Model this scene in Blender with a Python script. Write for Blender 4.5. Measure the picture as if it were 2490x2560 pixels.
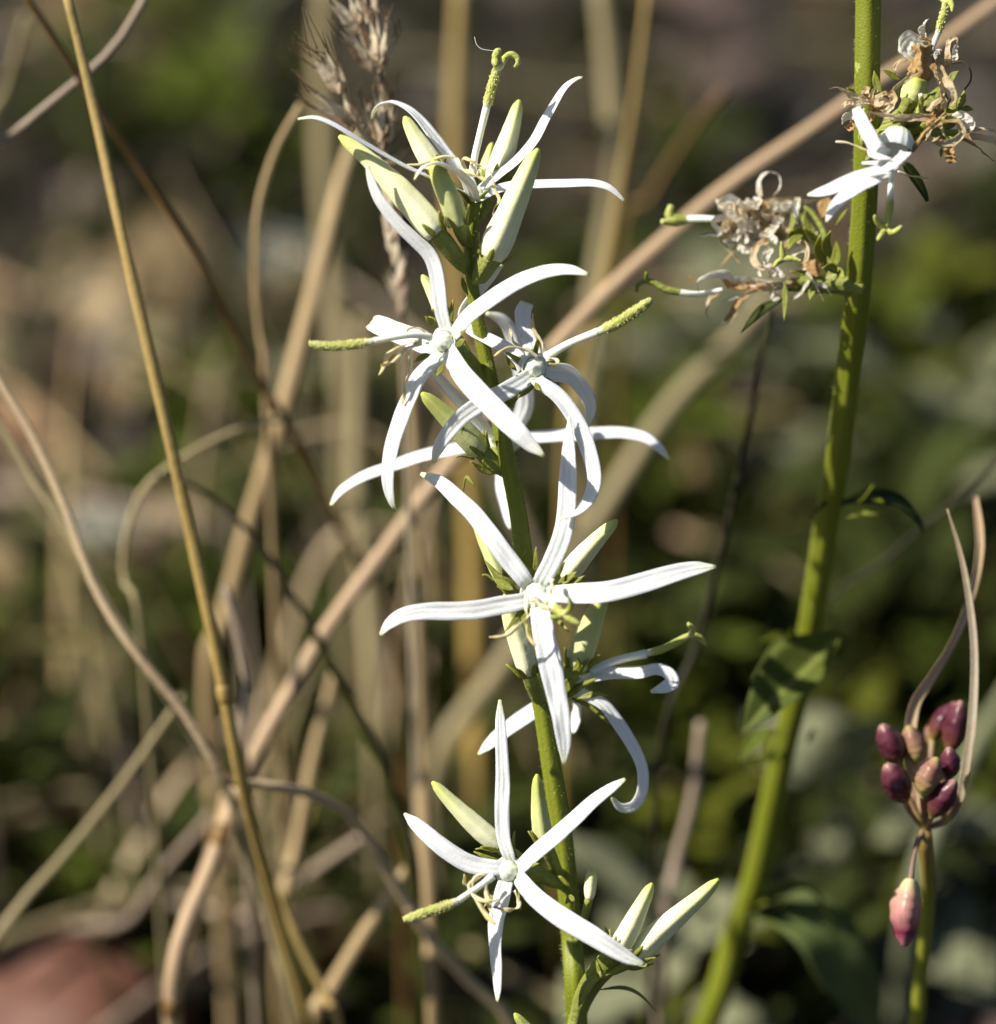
import bpy, math, random
from mathutils import Vector, Matrix, noise

# ------------------------------------------------------------------ camera, sky, sun, exposure
scene = bpy.context.scene
for o in list(bpy.data.objects):
    bpy.data.objects.remove(o)
COL = scene.collection

PITCH = math.radians(25)
CAM = Vector((0, 0, 0.46))
FWD = Vector((0, math.cos(PITCH), -math.sin(PITCH)))
UPV = Vector((0, math.sin(PITCH), math.cos(PITCH)))
RGT = Vector((1, 0, 0))
FOCUS = 0.55
TANH = 0.14545                      # tan of half the vertical field of view
KPX = TANH / 1280.0                 # metres per photo pixel and metre of distance

cam_data = bpy.data.cameras.new('camera')
cam = bpy.data.objects.new('camera', cam_data)
COL.objects.link(cam)
cam.location = CAM
cam.rotation_euler = (math.pi / 2 - PITCH, 0, 0)
cam_data.sensor_fit = 'VERTICAL'
cam_data.sensor_height = 24
cam_data.lens = 12 / TANH
cam_data.clip_start = 0.01
cam_data.clip_end = 200
cam_data.dof.use_dof = True
cam_data.dof.focus_distance = FOCUS
cam_data.dof.aperture_fstop = 5.5
scene.camera = cam

SUN_EL = math.radians(46)
SUN_AZ = math.radians(76)           # towards the left of the line of sight back to the camera
to_sun = Vector((-math.cos(SUN_EL) * math.sin(SUN_AZ), -math.cos(SUN_EL) * math.cos(SUN_AZ), math.sin(SUN_EL)))
world = bpy.data.worlds.new('World')
scene.world = world
world.use_nodes = True
wn = world.node_tree.nodes
sky = wn.new('ShaderNodeTexSky')
sky.sky_type = 'NISHITA'
sky.sun_disc = False
sky.sun_elevation = SUN_EL
sky.sun_rotation = math.atan2(to_sun.x, to_sun.y)
world.node_tree.links.new(sky.outputs[0], wn['Background'].inputs[0])
wn['Background'].inputs[1].default_value = 0.05

sun_data = bpy.data.lights.new('sun', 'SUN')
sun_data.energy = 5.0
sun_data.angle = math.radians(0.5)
sun_data.color = (1.0, 0.94, 0.83)
sun = bpy.data.objects.new('sun', sun_data)
COL.objects.link(sun)
sun.rotation_euler = to_sun.to_track_quat('Z', 'Y').to_euler()
sun.location = to_sun * 3

scene.view_settings.view_transform = 'Standard'
scene.view_settings.look = 'None'
scene.view_settings.exposure = 0.58
scene.view_settings.gamma = 1
scene.render.engine = 'CYCLES'
scene.cycles.use_denoising = True
scene.cycles.max_bounces = 6
scene.cycles.diffuse_bounces = 3
scene.cycles.glossy_bounces = 2

rnd = random.Random(7)

# ------------------------------------------------------------------ placing helpers
def P(px, py, dz=0.0):
    """photo pixel + millimetres behind the plane of focus -> world point"""
    d = FOCUS + dz / 1000.0
    return CAM + FWD * d + RGT * ((px - 1245) * KPX * d) - UPV * ((py - 1280) * KPX * d)

def SC(dz=0.0):
    return KPX * (FOCUS + dz / 1000.0)

def GD(px, py, h=0.0):
    """point on the ground (height h) that the pixel looks at"""
    v = (py - 1280) * KPX
    d = (CAM.z - h) / (math.sin(PITCH) + v * math.cos(PITCH))
    return CAM + FWD * d + RGT * ((px - 1245) * KPX * d) - UPV * (v * d)

def zone(x0, y0, s):
    return lambda x, y: (x0 + x * s, y0 + y * s)

R1 = zone(700, 80, 0.4937); R2 = zone(740, 620, 0.5252); R3 = zone(900, 1120, 0.4937)
R4 = zone(960, 1900, 0.4727); R5 = zone(1560, 0, 0.4884); R6 = zone(1740, 860, 0.4391)
R7 = zone(1740, 1700, 0.4391); K1 = zone(2040, 0, 0.23635); K2 = zone(1980, 250, 0.21008)
K3 = zone(1560, 400, 0.31513); K6 = zone(1740, 1500, 0.2626); V = zone(0, 0, 1.3078)
L1 = zone(0, 0, 0.5252); L2 = zone(0, 800, 0.5252); L3 = zone(0, 1660, 0.5252)
GE = zone(700, 0, 0.26560)

def lerpk(keys, u):
    if not isinstance(keys, (list, tuple)):
        return keys
    n = len(keys) - 1
    if n == 0:
        return keys[0]
    f = min(max(u, 0), 1) * n
    i = min(int(f), n - 1)
    return keys[i] + (keys[i + 1] - keys[i]) * (f - i)

def path(reg, pts, dz=0.0):
    n = len(pts) - 1
    return [P(*reg(p[0], p[1]), lerpk(dz, i / n)) for i, p in enumerate(pts)]

def resample(pts, n):
    """Catmull-Rom through the points, n + 1 points spaced evenly along it"""
    p = [pts[0] * 2 - pts[1]] + list(pts) + [pts[-1] * 2 - pts[-2]]
    fine = []
    for i in range(1, len(p) - 2):
        a, b, c, d = p[i - 1], p[i], p[i + 1], p[i + 2]
        for j in range(14):
            t = j / 14
            fine.append(0.5 * ((2 * b) + (c - a) * t + (2 * a - 5 * b + 4 * c - d) * t * t + (3 * b - a - 3 * c + d) * t ** 3))
    fine.append(pts[-1].copy())
    L = [0.0]
    for i in range(1, len(fine)):
        L.append(L[-1] + (fine[i] - fine[i - 1]).length)
    out, j = [], 0
    for i in range(n + 1):
        s = L[-1] * i / n
        while j < len(L) - 2 and L[j + 1] < s:
            j += 1
        f = (s - L[j]) / max(L[j + 1] - L[j], 1e-12)
        out.append(fine[j].lerp(fine[j + 1], min(max(f, 0), 1)))
    return out

# ------------------------------------------------------------------ object helpers
OFF = {}

def empty(name, loc, label=None, cat=None, group=None):
    o = bpy.data.objects.new(name, None)
    COL.objects.link(o)
    o.location = loc
    o.empty_display_size = 0.01
    OFF[o.name] = Vector(loc)
    tag(o, label, cat, group)
    return o

def tag(o, label=None, cat=None, group=None, kind=None):
    if label: o['label'] = label
    if cat: o['category'] = cat
    if group: o['group'] = group
    if kind: o['kind'] = kind
    return o

def mesh(name, verts, faces, t, s, mat):
    me = bpy.data.meshes.new(name)
    me.from_pydata(verts, [], faces)
    at = me.attributes.new('t', 'FLOAT', 'POINT'); at.data.foreach_set('value', t)
    at = me.attributes.new('s', 'FLOAT', 'POINT'); at.data.foreach_set('value', s)
    me.polygons.foreach_set('use_smooth', [True] * len(me.polygons))
    me.materials.append(mat)
    me.update()
    return me

def add(name, data, mat, parent=None):
    """data = (verts, faces, t, s) in world space; becomes one mesh object"""
    verts, faces, t, s = data
    off = OFF[parent.name] if parent is not None else verts[0]
    me = mesh(name, [tuple(v - off) for v in verts], faces, t, s, mat)
    o = bpy.data.objects.new(name, me)
    COL.objects.link(o)
    if parent is not None:
        o.parent = parent
    else:
        o.location = off
    OFF[o.name] = Vector(off)
    return o

def join(*datas):
    V_, F_, T_, S_ = [], [], [], []
    for v, f, t, s in datas:
        b = len(V_)
        V_ += v; F_ += [tuple(i + b for i in q) for q in f]; T_ += t; S_ += s
    return V_, F_, T_, S_

def frames(pts, hint):
    n = len(pts)
    T = [((pts[min(i + 1, n - 1)] - pts[max(i - 1, 0)])).normalized() for i in range(n)]
    m = n // 4
    N = hint - T[m] * hint.dot(T[m])
    if N.length < 0.12 * hint.length:
        alt = Vector((0.3, -0.2, 0.9))
        N = alt - T[m] * alt.dot(T[m])
    N.normalize()
    out = [None] * n
    for rng in (range(m, n), range(m, -1, -1)):
        q = N.copy()
        for i in rng:
            q = q - T[i] * q.dot(T[i])
            q.normalize()
            out[i] = (T[i], q.copy(), T[i].cross(q))
    return out

PETAL = [0.80, 0.93, 1.0, 1.0, 1.0, 0.97, 0.93, 0.87, 0.78, 0.62, 0.20]
PETAL_B = [0.70, 0.85, 0.95, 1.0, 1.0, 1.0, 0.98, 0.93, 0.83, 0.64, 0.14]
LEAF = [0.12, 0.45, 0.75, 0.94, 1.0, 0.97, 0.86, 0.70, 0.50, 0.26, 0.03]
BLADE = [0.8, 0.95, 1, 1, 1, 0.97, 0.92, 0.82, 0.68, 0.42, 0.04]
STRIP = [0.9, 1, 1, 1, 1, 1, 1, 1, 0.97, 0.9, 0.5]

def ribbon(pts, width, hint, prof=PETAL, roll=0.0, cup=0.10, thick=0.00022, nu=34, nv=8, ridge=0.0,
           wob=0.0, seed=0, fold=0.0, sheet=False):
    c = resample(pts, nu)
    fr = frames(c, hint)
    verts, faces, tt, ss = [], [], [], []
    L = sum((c[i + 1] - c[i]).length for i in range(nu))
    for side in ((1,) if sheet else (1, -1)):
        for i in range(nu + 1):
            u = i / nu
            T, N, B = fr[i]
            a = math.radians(lerpk(roll, u))
            n2 = N * math.cos(a) + B * math.sin(a)
            b2 = B * math.cos(a) - N * math.sin(a)
            w = 0.5 * width * lerpk(prof, u)
            w *= 1 + 0.025 * noise.noise(Vector((u * 9, seed * 3.1, 1.7)))
            for j in range(nv + 1):
                s = -1 + 2 * j / nv
                off = cup * w * (s * s - 0.33) + fold * w * (abs(s) - 0.5)
                off += ridge * w * math.cos(s * math.pi * 3)
                sw = s * w
                if wob:
                    q = Vector((u * 7, s * 1.3, seed * 5.3))
                    off += wob * w * noise.noise(q)
                    sw += wob * w * 0.6 * noise.noise(q + Vector((9, 3, 1)))
                th = thick * 0.5 * side * math.sqrt(max(1 - s * s * 0.96, 0))
                verts.append(c[i] + b2 * sw + n2 * (off + th))
                tt.append(u); ss.append(s)
    m = (nu + 1) * (nv + 1)
    for i in range(nu):
        for j in range(nv):
            a = i * (nv + 1) + j
            faces.append((a, a + nv + 1, a + nv + 2, a + 1))
            if sheet: continue
            faces.append((m + a, m + a + 1, m + a + nv + 2, m + a + nv + 1))
        if sheet: continue
        a = i * (nv + 1); faces.append((a, m + a, m + a + nv + 1, a + nv + 1))
        a += nv; faces.append((a, a + nv + 1, m + a + nv + 1, m + a))
    for j in range(0 if sheet else nv):
        faces.append((j, j + 1, m + j + 1, m + j))
        a = nu * (nv + 1) + j; faces.append((a, m + a, m + a + 1, a + 1))
    return verts, faces, tt, ss

def tube(pts, radii, seg=12, nu=32, ribs=(0, 0.0), flat=1.0, bump=0.0, seed=0, hint=None, twist=0.0):
    c = resample(pts, nu)
    fr = frames(c, hint or -FWD)
    verts, faces, tt, ss = [], [], [], []
    for i in range(nu + 1):
        u = i / nu
        T, N, B = fr[i]
        r0 = lerpk(radii, u)
        for j in range(seg):
            a = 2 * math.pi * j / seg + twist * u
            r = r0 * (1 + ribs[1] * math.cos(ribs[0] * a))
            if bump:
                r *= 1 + bump * noise.noise(Vector((u * 14, math.cos(a) * 1.6 + seed, math.sin(a) * 1.6)))
            verts.append(c[i] + N * (math.cos(a) * r * flat) + B * (math.sin(a) * r))
            tt.append(u); ss.append(math.cos(a))
    for i in range(nu):
        for j in range(seg):
            a = i * seg + j; b = i * seg + (j + 1) % seg
            faces.append((a, b, b + seg, a + seg))
    verts.append(c[0] - fr[0][0] * lerpk(radii, 0) * 0.3); tt.append(0); ss.append(0)
    verts.append(c[-1] + fr[-1][0] * lerpk(radii, 1) * 0.3); tt.append(1); ss.append(0)
    k = len(verts)
    for j in range(seg):
        faces.append((k - 2, (j + 1) % seg, j))
        faces.append((k - 1, nu * seg + j, nu * seg + (j + 1) % seg))
    return verts, faces, tt, ss

def lathe(c, axis, prof, seg=30, ribs=(0, 0.0), ph=0.0):
    axis = axis.normalized()
    h = Vector((0.2, 0.9, 0.3)); x = (h - axis * h.dot(axis)).normalized(); y = axis.cross(x)
    verts, faces, tt, ss = [], [], [], []
    n = len(prof)
    for i, (z, r) in enumerate(prof):
        for j in range(seg):
            a = 2 * math.pi * j / seg
            rr = r * (1 + ribs[1] * math.cos(ribs[0] * a + ph))
            verts.append(c + axis * z + x * (math.cos(a) * rr) + y * (math.sin(a) * rr))
            tt.append(i / (n - 1)); ss.append(math.cos(ribs[0] * a))
    for i in range(n - 1):
        for j in range(seg):
            a = i * seg + j; b = i * seg + (j + 1) % seg
            faces.append((a, b, b + seg, a + seg))
    faces.append(tuple(range(seg))[::-1]); faces.append(tuple((n - 1) * seg + j for j in range(seg)))
    return verts, faces, tt, ss

def grains(pts, rad, n, size, seed=1, u0=0.0, u1=1.0):
    """pollen: little octahedra sitting on a tube"""
    r_ = random.Random(seed)
    c = resample(pts, 40); fr = frames(c, -FWD)
    ds = []
    for _ in range(n):
        u = u0 + (u1 - u0) * r_.random(); i = min(int(u * 40), 39); T, N, B = fr[i]
        a = r_.random() * 6.283; r = lerpk(rad, u) * (1.0 + 0.12 * r_.random())
        p = c[i].lerp(c[i + 1], u * 40 - i) + N * math.cos(a) * r + B * math.sin(a) * r
        z = size * (0.5 + r_.random())
        v = [p + Vector(d) * z for d in ((1, 0, 0), (-1, 0, 0), (0, 1, 0), (0, -1, 0), (0, 0, 1), (0, 0, -1))]
        f = [(0, 2, 4), (2, 1, 4), (1, 3, 4), (3, 0, 4), (2, 0, 5), (1, 2, 5), (3, 1, 5), (0, 3, 5)]
        ds.append((v, f, [u] * 6, [0.0] * 6))
    return join(*ds)

# ------------------------------------------------------------------ materials
def lin(r, g, b):
    f = lambda c: (c / 255 / 12.92) if c / 255 <= 0.04045 else ((c / 255 + 0.055) / 1.055) ** 2.4
    return (f(r), f(g), f(b), 1)

def material(name, ramp, rough=0.55, sss=0.0, radius=(0.0008, 0.0007, 0.0005), noise_amt=0.25, noise_scale=250,
             stretch=None, vein=None, bump=0.0, bump_scale=900, spec=0.35, trans=0.0, speck=None, coord='Object', obj_var=0.0,
             facing=None):
    m = bpy.data.materials.new(name)
    m.use_nodes = True
    nt = m.node_tree; N = nt.nodes; L = nt.links
    bs = N['Principled BSDF']
    at = N.new('ShaderNodeAttribute'); at.attribute_name = 't'
    cr = N.new('ShaderNodeValToRGB')
    el = cr.color_ramp.elements
    if len(ramp) == 1:
        ramp = [(0, ramp[0]), (1, ramp[0])]
    while len(el) < len(ramp):
        el.new(0.5)
    for e, (p, c) in zip(el, ramp):
        e.position = p; e.color = c
    L.new(at.outputs['Fac'], cr.inputs[0])
    col = cr.outputs[0]
    tc = N.new('ShaderNodeTexCoord')
    vec = tc.outputs[coord]
    def mixc(mode, fac, a, b):
        mx = N.new('ShaderNodeMix'); mx.data_type = 'RGBA'; mx.blend_type = mode
        for sock, val in ((mx.inputs[0], fac), (mx.inputs[6], a), (mx.inputs[7], b)):
            if hasattr(val, 'links') or hasattr(val, 'is_output'):
                L.new(val, sock)
            else:
                sock.default_value = val
        return mx.outputs[2]
    def math_(op, a, b=None, c=None):
        mn = N.new('ShaderNodeMath'); mn.operation = op
        for i, val in enumerate((a, b, c)):
            if val is None: continue
            if hasattr(val, 'is_output'): L.new(val, mn.inputs[i])
            else: mn.inputs[i].default_value = val
        return mn.outputs[0]
    if noise_amt:
        nz = N.new('ShaderNodeTexNoise'); nz.inputs['Scale'].default_value = noise_scale; nz.inputs['Detail'].default_value = 5
        if stretch:                      # streaks that run along the piece
            sa = N.new('ShaderNodeAttribute'); sa.attribute_name = 's'
            cb = N.new('ShaderNodeCombineXYZ')
            L.new(math_('MULTIPLY', sa.outputs['Fac'], stretch[0]), cb.inputs[0])
            L.new(math_('MULTIPLY', at.outputs['Fac'], stretch[1]), cb.inputs[1])
            oi = N.new('ShaderNodeObjectInfo'); L.new(math_('MULTIPLY', oi.outputs['Random'], 50), cb.inputs[2])
            L.new(cb.outputs[0], nz.inputs['Vector']); nz.inputs['Scale'].default_value = 1
        else:
            L.new(vec, nz.inputs['Vector'])
        g = math_('MULTIPLY_ADD', nz.outputs['Fac'], 2 * noise_amt, 1 - noise_amt)
        col = mixc('MULTIPLY', 1.0, col, (1, 1, 1, 1))
        L.new(g, N[-1].inputs[7]) if False else None
        mm = N.new('ShaderNodeMix'); mm.data_type = 'RGBA'; mm.blend_type = 'MULTIPLY'; mm.inputs[0].default_value = 1
        L.new(col, mm.inputs[6]); L.new(g, mm.inputs[7]); col = mm.outputs[2]
    if vein:                             # (count, darkness, sharpness, colour)
        sa = N.new('ShaderNodeAttribute'); sa.attribute_name = 's'
        w = math_('COSINE', math_('MULTIPLY', sa.outputs['Fac'], vein[0] * math.pi))
        w = math_('POWER', math_('MULTIPLY_ADD', w, 0.5, 0.5), vein[2])
        col = mixc('MIX', math_('MULTIPLY', w, vein[1]), col, vein[3])
    if speck:                            # (scale, threshold, colour)
        vo = N.new('ShaderNodeTexNoise'); vo.inputs['Scale'].default_value = speck[0]; vo.inputs['Detail'].default_value = 3
        L.new(vec, vo.inputs['Vector'])
        col = mixc('MIX', math_('GREATER_THAN', vo.outputs['Fac'], speck[1]), col, speck[2])
    if obj_var:
        oi = N.new('ShaderNodeObjectInfo')
        hs = N.new('ShaderNodeHueSaturation')
        L.new(math_('MULTIPLY_ADD', oi.outputs['Random'], 0.06 * obj_var, 0.5 - 0.03 * obj_var), hs.inputs['Hue'])
        L.new(math_('MULTIPLY_ADD', oi.outputs['Random'], -0.9 * obj_var, 1 + 0.4 * obj_var), hs.inputs['Value'])
        L.new(col, hs.inputs['Color']); col = hs.outputs[0]
    L.new(col, bs.inputs['Base Color'])
    bs.inputs['Roughness'].default_value = rough
    bs.inputs['Specular IOR Level'].default_value = spec
    if sss:
        bs.inputs['Subsurface Weight'].default_value = sss
        bs.inputs['Subsurface Radius'].default_value = radius
        bs.inputs['Subsurface Scale'].default_value = 1.0
    if bump:
        bz = N.new('ShaderNodeTexNoise'); bz.inputs['Scale'].default_value = bump_scale; bz.inputs['Detail'].default_value = 4
        L.new(vec, bz.inputs['Vector'])
        bn = N.new('ShaderNodeBump'); bn.inputs['Strength'].default_value = bump; bn.inputs['Distance'].default_value = 0.0004
        L.new(bz.outputs['Fac'], bn.inputs['Height']); L.new(bn.outputs[0], bs.inputs['Normal'])
    if trans:
        tr = N.new('ShaderNodeBsdfTranslucent'); L.new(col, tr.inputs[0])
        ms = N.new('ShaderNodeMixShader'); ms.inputs[0].default_value = trans
        L.new(bs.outputs[0], ms.inputs[1]); L.new(tr.outputs[0], ms.inputs[2])
        L.new(ms.outputs[0], N['Material Output'].inputs[0])
    return m

W = (0.87, 0.86, 0.83, 1)
M = {}
M['petal'] = material('petal_white', [(0, (0.66, 0.73, 0.50, 1)), (0.08, (0.84, 0.86, 0.82, 1)), (0.2, W), (0.86, W), (0.95, (0.82, 0.83, 0.68, 1)), (1, (0.62, 0.64, 0.34, 1))],
                      rough=0.5, sss=0.75, noise_amt=0.02, noise_scale=600, vein=(2.6, 0.42, 60, (0.45, 0.47, 0.53, 1)), bump=0.3, bump_scale=3200, spec=0.4)
M['petal_specked'] = material('petal_specked', [W], rough=0.5, sss=0.6, noise_amt=0.03, noise_scale=600, speck=(2200, 0.665, (0.06, 0.06, 0.07, 1)), bump=0.2, bump_scale=3200)
M['cup'] = material('corolla_white', [(0, (0.50, 0.60, 0.28, 1)), (0.35, (0.80, 0.83, 0.72, 1)), (1, W)], rough=0.4, sss=0.8, noise_amt=0.06, noise_scale=500, bump=0.2, bump_scale=1500)
M['dome'] = material('filament_white', [(0, (0.58, 0.66, 0.40, 1)), (0.3, (0.76, 0.80, 0.68, 1)), (1, (0.83, 0.84, 0.79, 1))], rough=0.28, sss=0.9, noise_amt=0.08, noise_scale=900, bump=0.5, bump_scale=1500, spec=0.5)
M['bud'] = material('bud_cream', [(0, (0.82, 0.82, 0.60, 1)), (0.45, (0.80, 0.80, 0.50, 1)), (0.8, (0.70, 0.72, 0.33, 1)), (1, (0.50, 0.54, 0.12, 1))],
                    rough=0.55, sss=0.5, noise_amt=0.14, stretch=(12, 1.2), bump=0.25, bump_scale=3500)
M['bud_green'] = material('bud_green', [(0, (0.60, 0.63, 0.32, 1)), (0.5, (0.56, 0.59, 0.24, 1)), (1, (0.42, 0.46, 0.09, 1))],
                    rough=0.55, sss=0.4, noise_amt=0.18, stretch=(12, 1.2), bump=0.25, bump_scale=3500)
M['stem'] = material('stem_green', [(0.185, 0.210, 0.015, 1)], rough=0.45, sss=0.2, noise_amt=0.34, stretch=(9, 5), bump=0.35, bump_scale=2600, speck=(420, 0.70, (0.36, 0.40, 0.10, 1)))
M['sepal'] = material('sepal_green', [(0, (0.18, 0.20, 0.025, 1)), (0.6, (0.22, 0.235, 0.03, 1)), (1, (0.31, 0.32, 0.06, 1))], rough=0.5, sss=0.3, noise_amt=0.25, noise_scale=700, vein=(1, 0.35, 14, (0.38, 0.44, 0.12, 1)), bump=0.4, bump_scale=1500, trans=0.12)
M['ovary'] = material('ovary_green', [(0, (0.28, 0.31, 0.07, 1)), (1, (0.18, 0.21, 0.03, 1))], rough=0.6, sss=0.2, noise_amt=0.4, stretch=(9, 5), bump=0.9, bump_scale=1500)
M['style'] = material('style_white', [(0, (0.84, 0.86, 0.82, 1)), (1, (0.80, 0.82, 0.70, 1))], rough=0.4, sss=0.8, noise_amt=0.05, noise_scale=500)
M['stigma'] = material('stigma_yellow', [(0, (0.78, 0.79, 0.62, 1)), (0.16, (0.50, 0.50, 0.16, 1)), (0.35, (0.40, 0.43, 0.09, 1)), (1, (0.46, 0.49, 0.15, 1))], rough=0.6, sss=0.4, noise_amt=0.25, noise_scale=900, bump=0.8, bump_scale=2600)
M['pollen'] = material('pollen_cream', [(0.70, 0.66, 0.30, 1)], rough=0.8, noise_amt=0.25, noise_scale=1200)
M['stamen'] = material('stamen_cream', [(0, (0.80, 0.74, 0.50, 1)), (0.6, (0.70, 0.58, 0.32, 1)), (1, (0.60, 0.46, 0.20, 1))], rough=0.6, sss=0.3, noise_amt=0.3, noise_scale=700)
M['dry_pale'] = material('withered_cream', [(0, (0.40, 0.24, 0.09, 1)), (0.25, (0.64, 0.50, 0.29, 1)), (0.7, (0.76, 0.65, 0.44, 1)), (1, (0.55, 0.37, 0.17, 1))],
                         rough=0.65, noise_amt=0.35, stretch=(8, 3), vein=(4, 0.35, 6, (0.30, 0.17, 0.06, 1)), bump=0.9, bump_scale=1500, trans=0.38, obj_var=0.2)
M['dry_white'] = material('withered_white', [(0, (0.78, 0.70, 0.52, 1)), (0.2, (0.88, 0.83, 0.71, 1)), (0.8, (0.88, 0.85, 0.77, 1)), (1, (0.66, 0.55, 0.36, 1))],
                         rough=0.6, noise_amt=0.22, stretch=(8, 3), vein=(4, 0.2, 10, (0.42, 0.28, 0.12, 1)), bump=0.8, bump_scale=1500, trans=0.42, obj_var=0.12)
M['dry_brown'] = material('withered_brown', [(0, (0.46, 0.30, 0.12, 1)), (0.5, (0.50, 0.32, 0.13, 1)), (1, (0.40, 0.24, 0.09, 1))],
                         rough=0.6, noise_amt=0.4, stretch=(8, 3), vein=(4, 0.4, 5, (0.14, 0.07, 0.02, 1)), bump=0.9, bump_scale=1500, trans=0.2)
M['dark_brown'] = material('dark_brown', [(0.10, 0.06, 0.025, 1)], rough=0.6, noise_amt=0.4, noise_scale=500)
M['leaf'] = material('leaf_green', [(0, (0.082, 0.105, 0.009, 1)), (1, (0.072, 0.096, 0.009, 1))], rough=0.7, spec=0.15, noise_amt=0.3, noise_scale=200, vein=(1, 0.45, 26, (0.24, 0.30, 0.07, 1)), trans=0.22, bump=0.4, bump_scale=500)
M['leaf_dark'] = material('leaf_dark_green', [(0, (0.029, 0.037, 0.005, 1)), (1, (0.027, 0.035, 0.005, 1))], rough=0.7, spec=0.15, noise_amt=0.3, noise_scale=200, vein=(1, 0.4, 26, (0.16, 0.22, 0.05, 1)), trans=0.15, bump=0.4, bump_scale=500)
M['leaf_stem'] = material('stem_leaf_green', [(0, (0.095, 0.115, 0.016, 1)), (1, (0.075, 0.10, 0.022, 1))], rough=0.7, spec=0.15, noise_amt=0.3, noise_scale=200, vein=(1, 0.5, 26, (0.30, 0.33, 0.09, 1)), trans=0.2, bump=0.4, bump_scale=500)
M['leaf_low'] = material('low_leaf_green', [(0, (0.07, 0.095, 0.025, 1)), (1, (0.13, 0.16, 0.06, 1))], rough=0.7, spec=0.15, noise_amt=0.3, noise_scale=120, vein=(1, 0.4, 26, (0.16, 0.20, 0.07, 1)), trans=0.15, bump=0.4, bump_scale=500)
M['leaf_grey'] = material('leaf_grey_green', [(0.23, 0.24, 0.14, 1)], rough=0.7, spec=0.15, noise_amt=0.3, noise_scale=120, vein=(1, 0.4, 26, (0.36, 0.40, 0.25, 1)), trans=0.15, bump=0.4, bump_scale=400)
M['leaf_bright'] = material('leaf_bright_green', [(0.125, 0.14, 0.012, 1)], rough=0.7, spec=0.15, noise_amt=0.3, noise_scale=150, vein=(1, 0.4, 26, (0.30, 0.38, 0.08, 1)), trans=0.3, bump=0.4, bump_scale=400)
STRAW = dict(rough=0.6, noise_amt=0.45, stretch=(7, 14), bump=0.4, bump_scale=700)
M['straw_gold'] = material('straw_gold', [(0, (0.44, 0.30, 0.09, 1)), (0.5, (0.40, 0.27, 0.075, 1)), (1, (0.42, 0.30, 0.11, 1))], **STRAW)
M['straw_tan'] = material('straw_tan', [(0, (0.46, 0.335, 0.175, 1)), (0.5, (0.42, 0.295, 0.145, 1)), (1, (0.46, 0.335, 0.175, 1))], **STRAW)
M['straw_pink'] = material('straw_pinkish', [(0.45, 0.315, 0.19, 1)], **STRAW)
M['straw_kink'] = material('straw_dull_pink', [(0.46, 0.345, 0.21, 1)], **STRAW)
M['straw_grey'] = material('straw_grey', [(0.34, 0.26, 0.19, 1)], **STRAW)
M['straw_brown'] = material('straw_brown', [(0.20, 0.115, 0.035, 1)], **STRAW)
M['straw_green'] = material('straw_greenish', [(0.33, 0.27, 0.14, 1)], **STRAW)
M['stalk_dark'] = material('stalk_dark', [(0, (0.025, 0.030, 0.008, 1)), (1, (0.028, 0.022, 0.010, 1))], rough=0.6, noise_amt=0.3, noise_scale=300)
M['blade_green'] = material('blade_green', [(0.055, 0.060, 0.008, 1)], rough=0.7, spec=0.15, noise_amt=0.25, noise_scale=200, trans=0.25)
M['husk'] = material('husk', [(0, (0.44, 0.33, 0.21, 1)), (0.5, (0.74, 0.65, 0.50, 1)), (1, (0.60, 0.48, 0.32, 1))], rough=0.6, noise_amt=0.3, stretch=(6, 3), trans=0.45, bump=0.4)
M['husk_dark'] = material('husk_dark', [(0, (0.20, 0.13, 0.07, 1)), (1, (0.10, 0.06, 0.035, 1))], rough=0.55, noise_amt=0.4, stretch=(6, 3), bump=0.4)
M['onion_purple'] = material('onion_purple', [(0, (0.20, 0.16, 0.03, 1)), (0.22, (0.12, 0.04, 0.03, 1)), (0.55, (0.07, 0.012, 0.026, 1)), (0.88, (0.13, 0.035, 0.05, 1)), (1, (0.36, 0.20, 0.18, 1))], rough=0.35, noise_amt=0.3, stretch=(7, 2), sss=0.15)
M['onion_pale'] = material('onion_pale', [(0, (0.36, 0.36, 0.09, 1)), (0.35, (0.28, 0.17, 0.09, 1)), (0.8, (0.24, 0.11, 0.085, 1)), (1, (0.36, 0.28, 0.12, 1))], rough=0.4, noise_amt=0.3, stretch=(7, 2), sss=0.2)
M['onion_droop'] = material('onion_droop', [(0, (0.60, 0.55, 0.28, 1)), (0.25, (0.46, 0.26, 0.19, 1)), (0.55, (0.42, 0.19, 0.18, 1)), (0.8, (0.16, 0.022, 0.05, 1)), (1, (0.36, 0.14, 0.17, 1))], rough=0.35, noise_amt=0.5, stretch=(6, 1.5), sss=0.2)
M['pedicel'] = material('pedicel_mauve', [(0.22, 0.15, 0.11, 1)], rough=0.5, noise_amt=0.25, noise_scale=300)
M['stem_onion'] = material('stem_olive', [(0, (0.20, 0.23, 0.02, 1)), (0.9, (0.22, 0.235, 0.025, 1)), (1, (0.26, 0.17, 0.05, 1))], rough=0.42, noise_amt=0.25, stretch=(5, 5))
M['dead_leaf'] = material('dead_leaf_tan', [(0, (0.20, 0.13, 0.06, 1)), (1, (0.26, 0.18, 0.09, 1))], rough=0.7, noise_amt=0.5, noise_scale=90, vein=(1, 0.5, 26, (0.34, 0.25, 0.13, 1)), trans=0.1, bump=0.5, bump_scale=300, obj_var=0.8)
M['dead_leaf_pale'] = material('dead_leaf_straw', [(0.33, 0.26, 0.14, 1)], rough=0.7, noise_amt=0.45, noise_scale=90, vein=(1, 0.5, 26, (0.5, 0.42, 0.25, 1)), trans=0.1, bump=0.5, bump_scale=300, obj_var=0.5)
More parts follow.
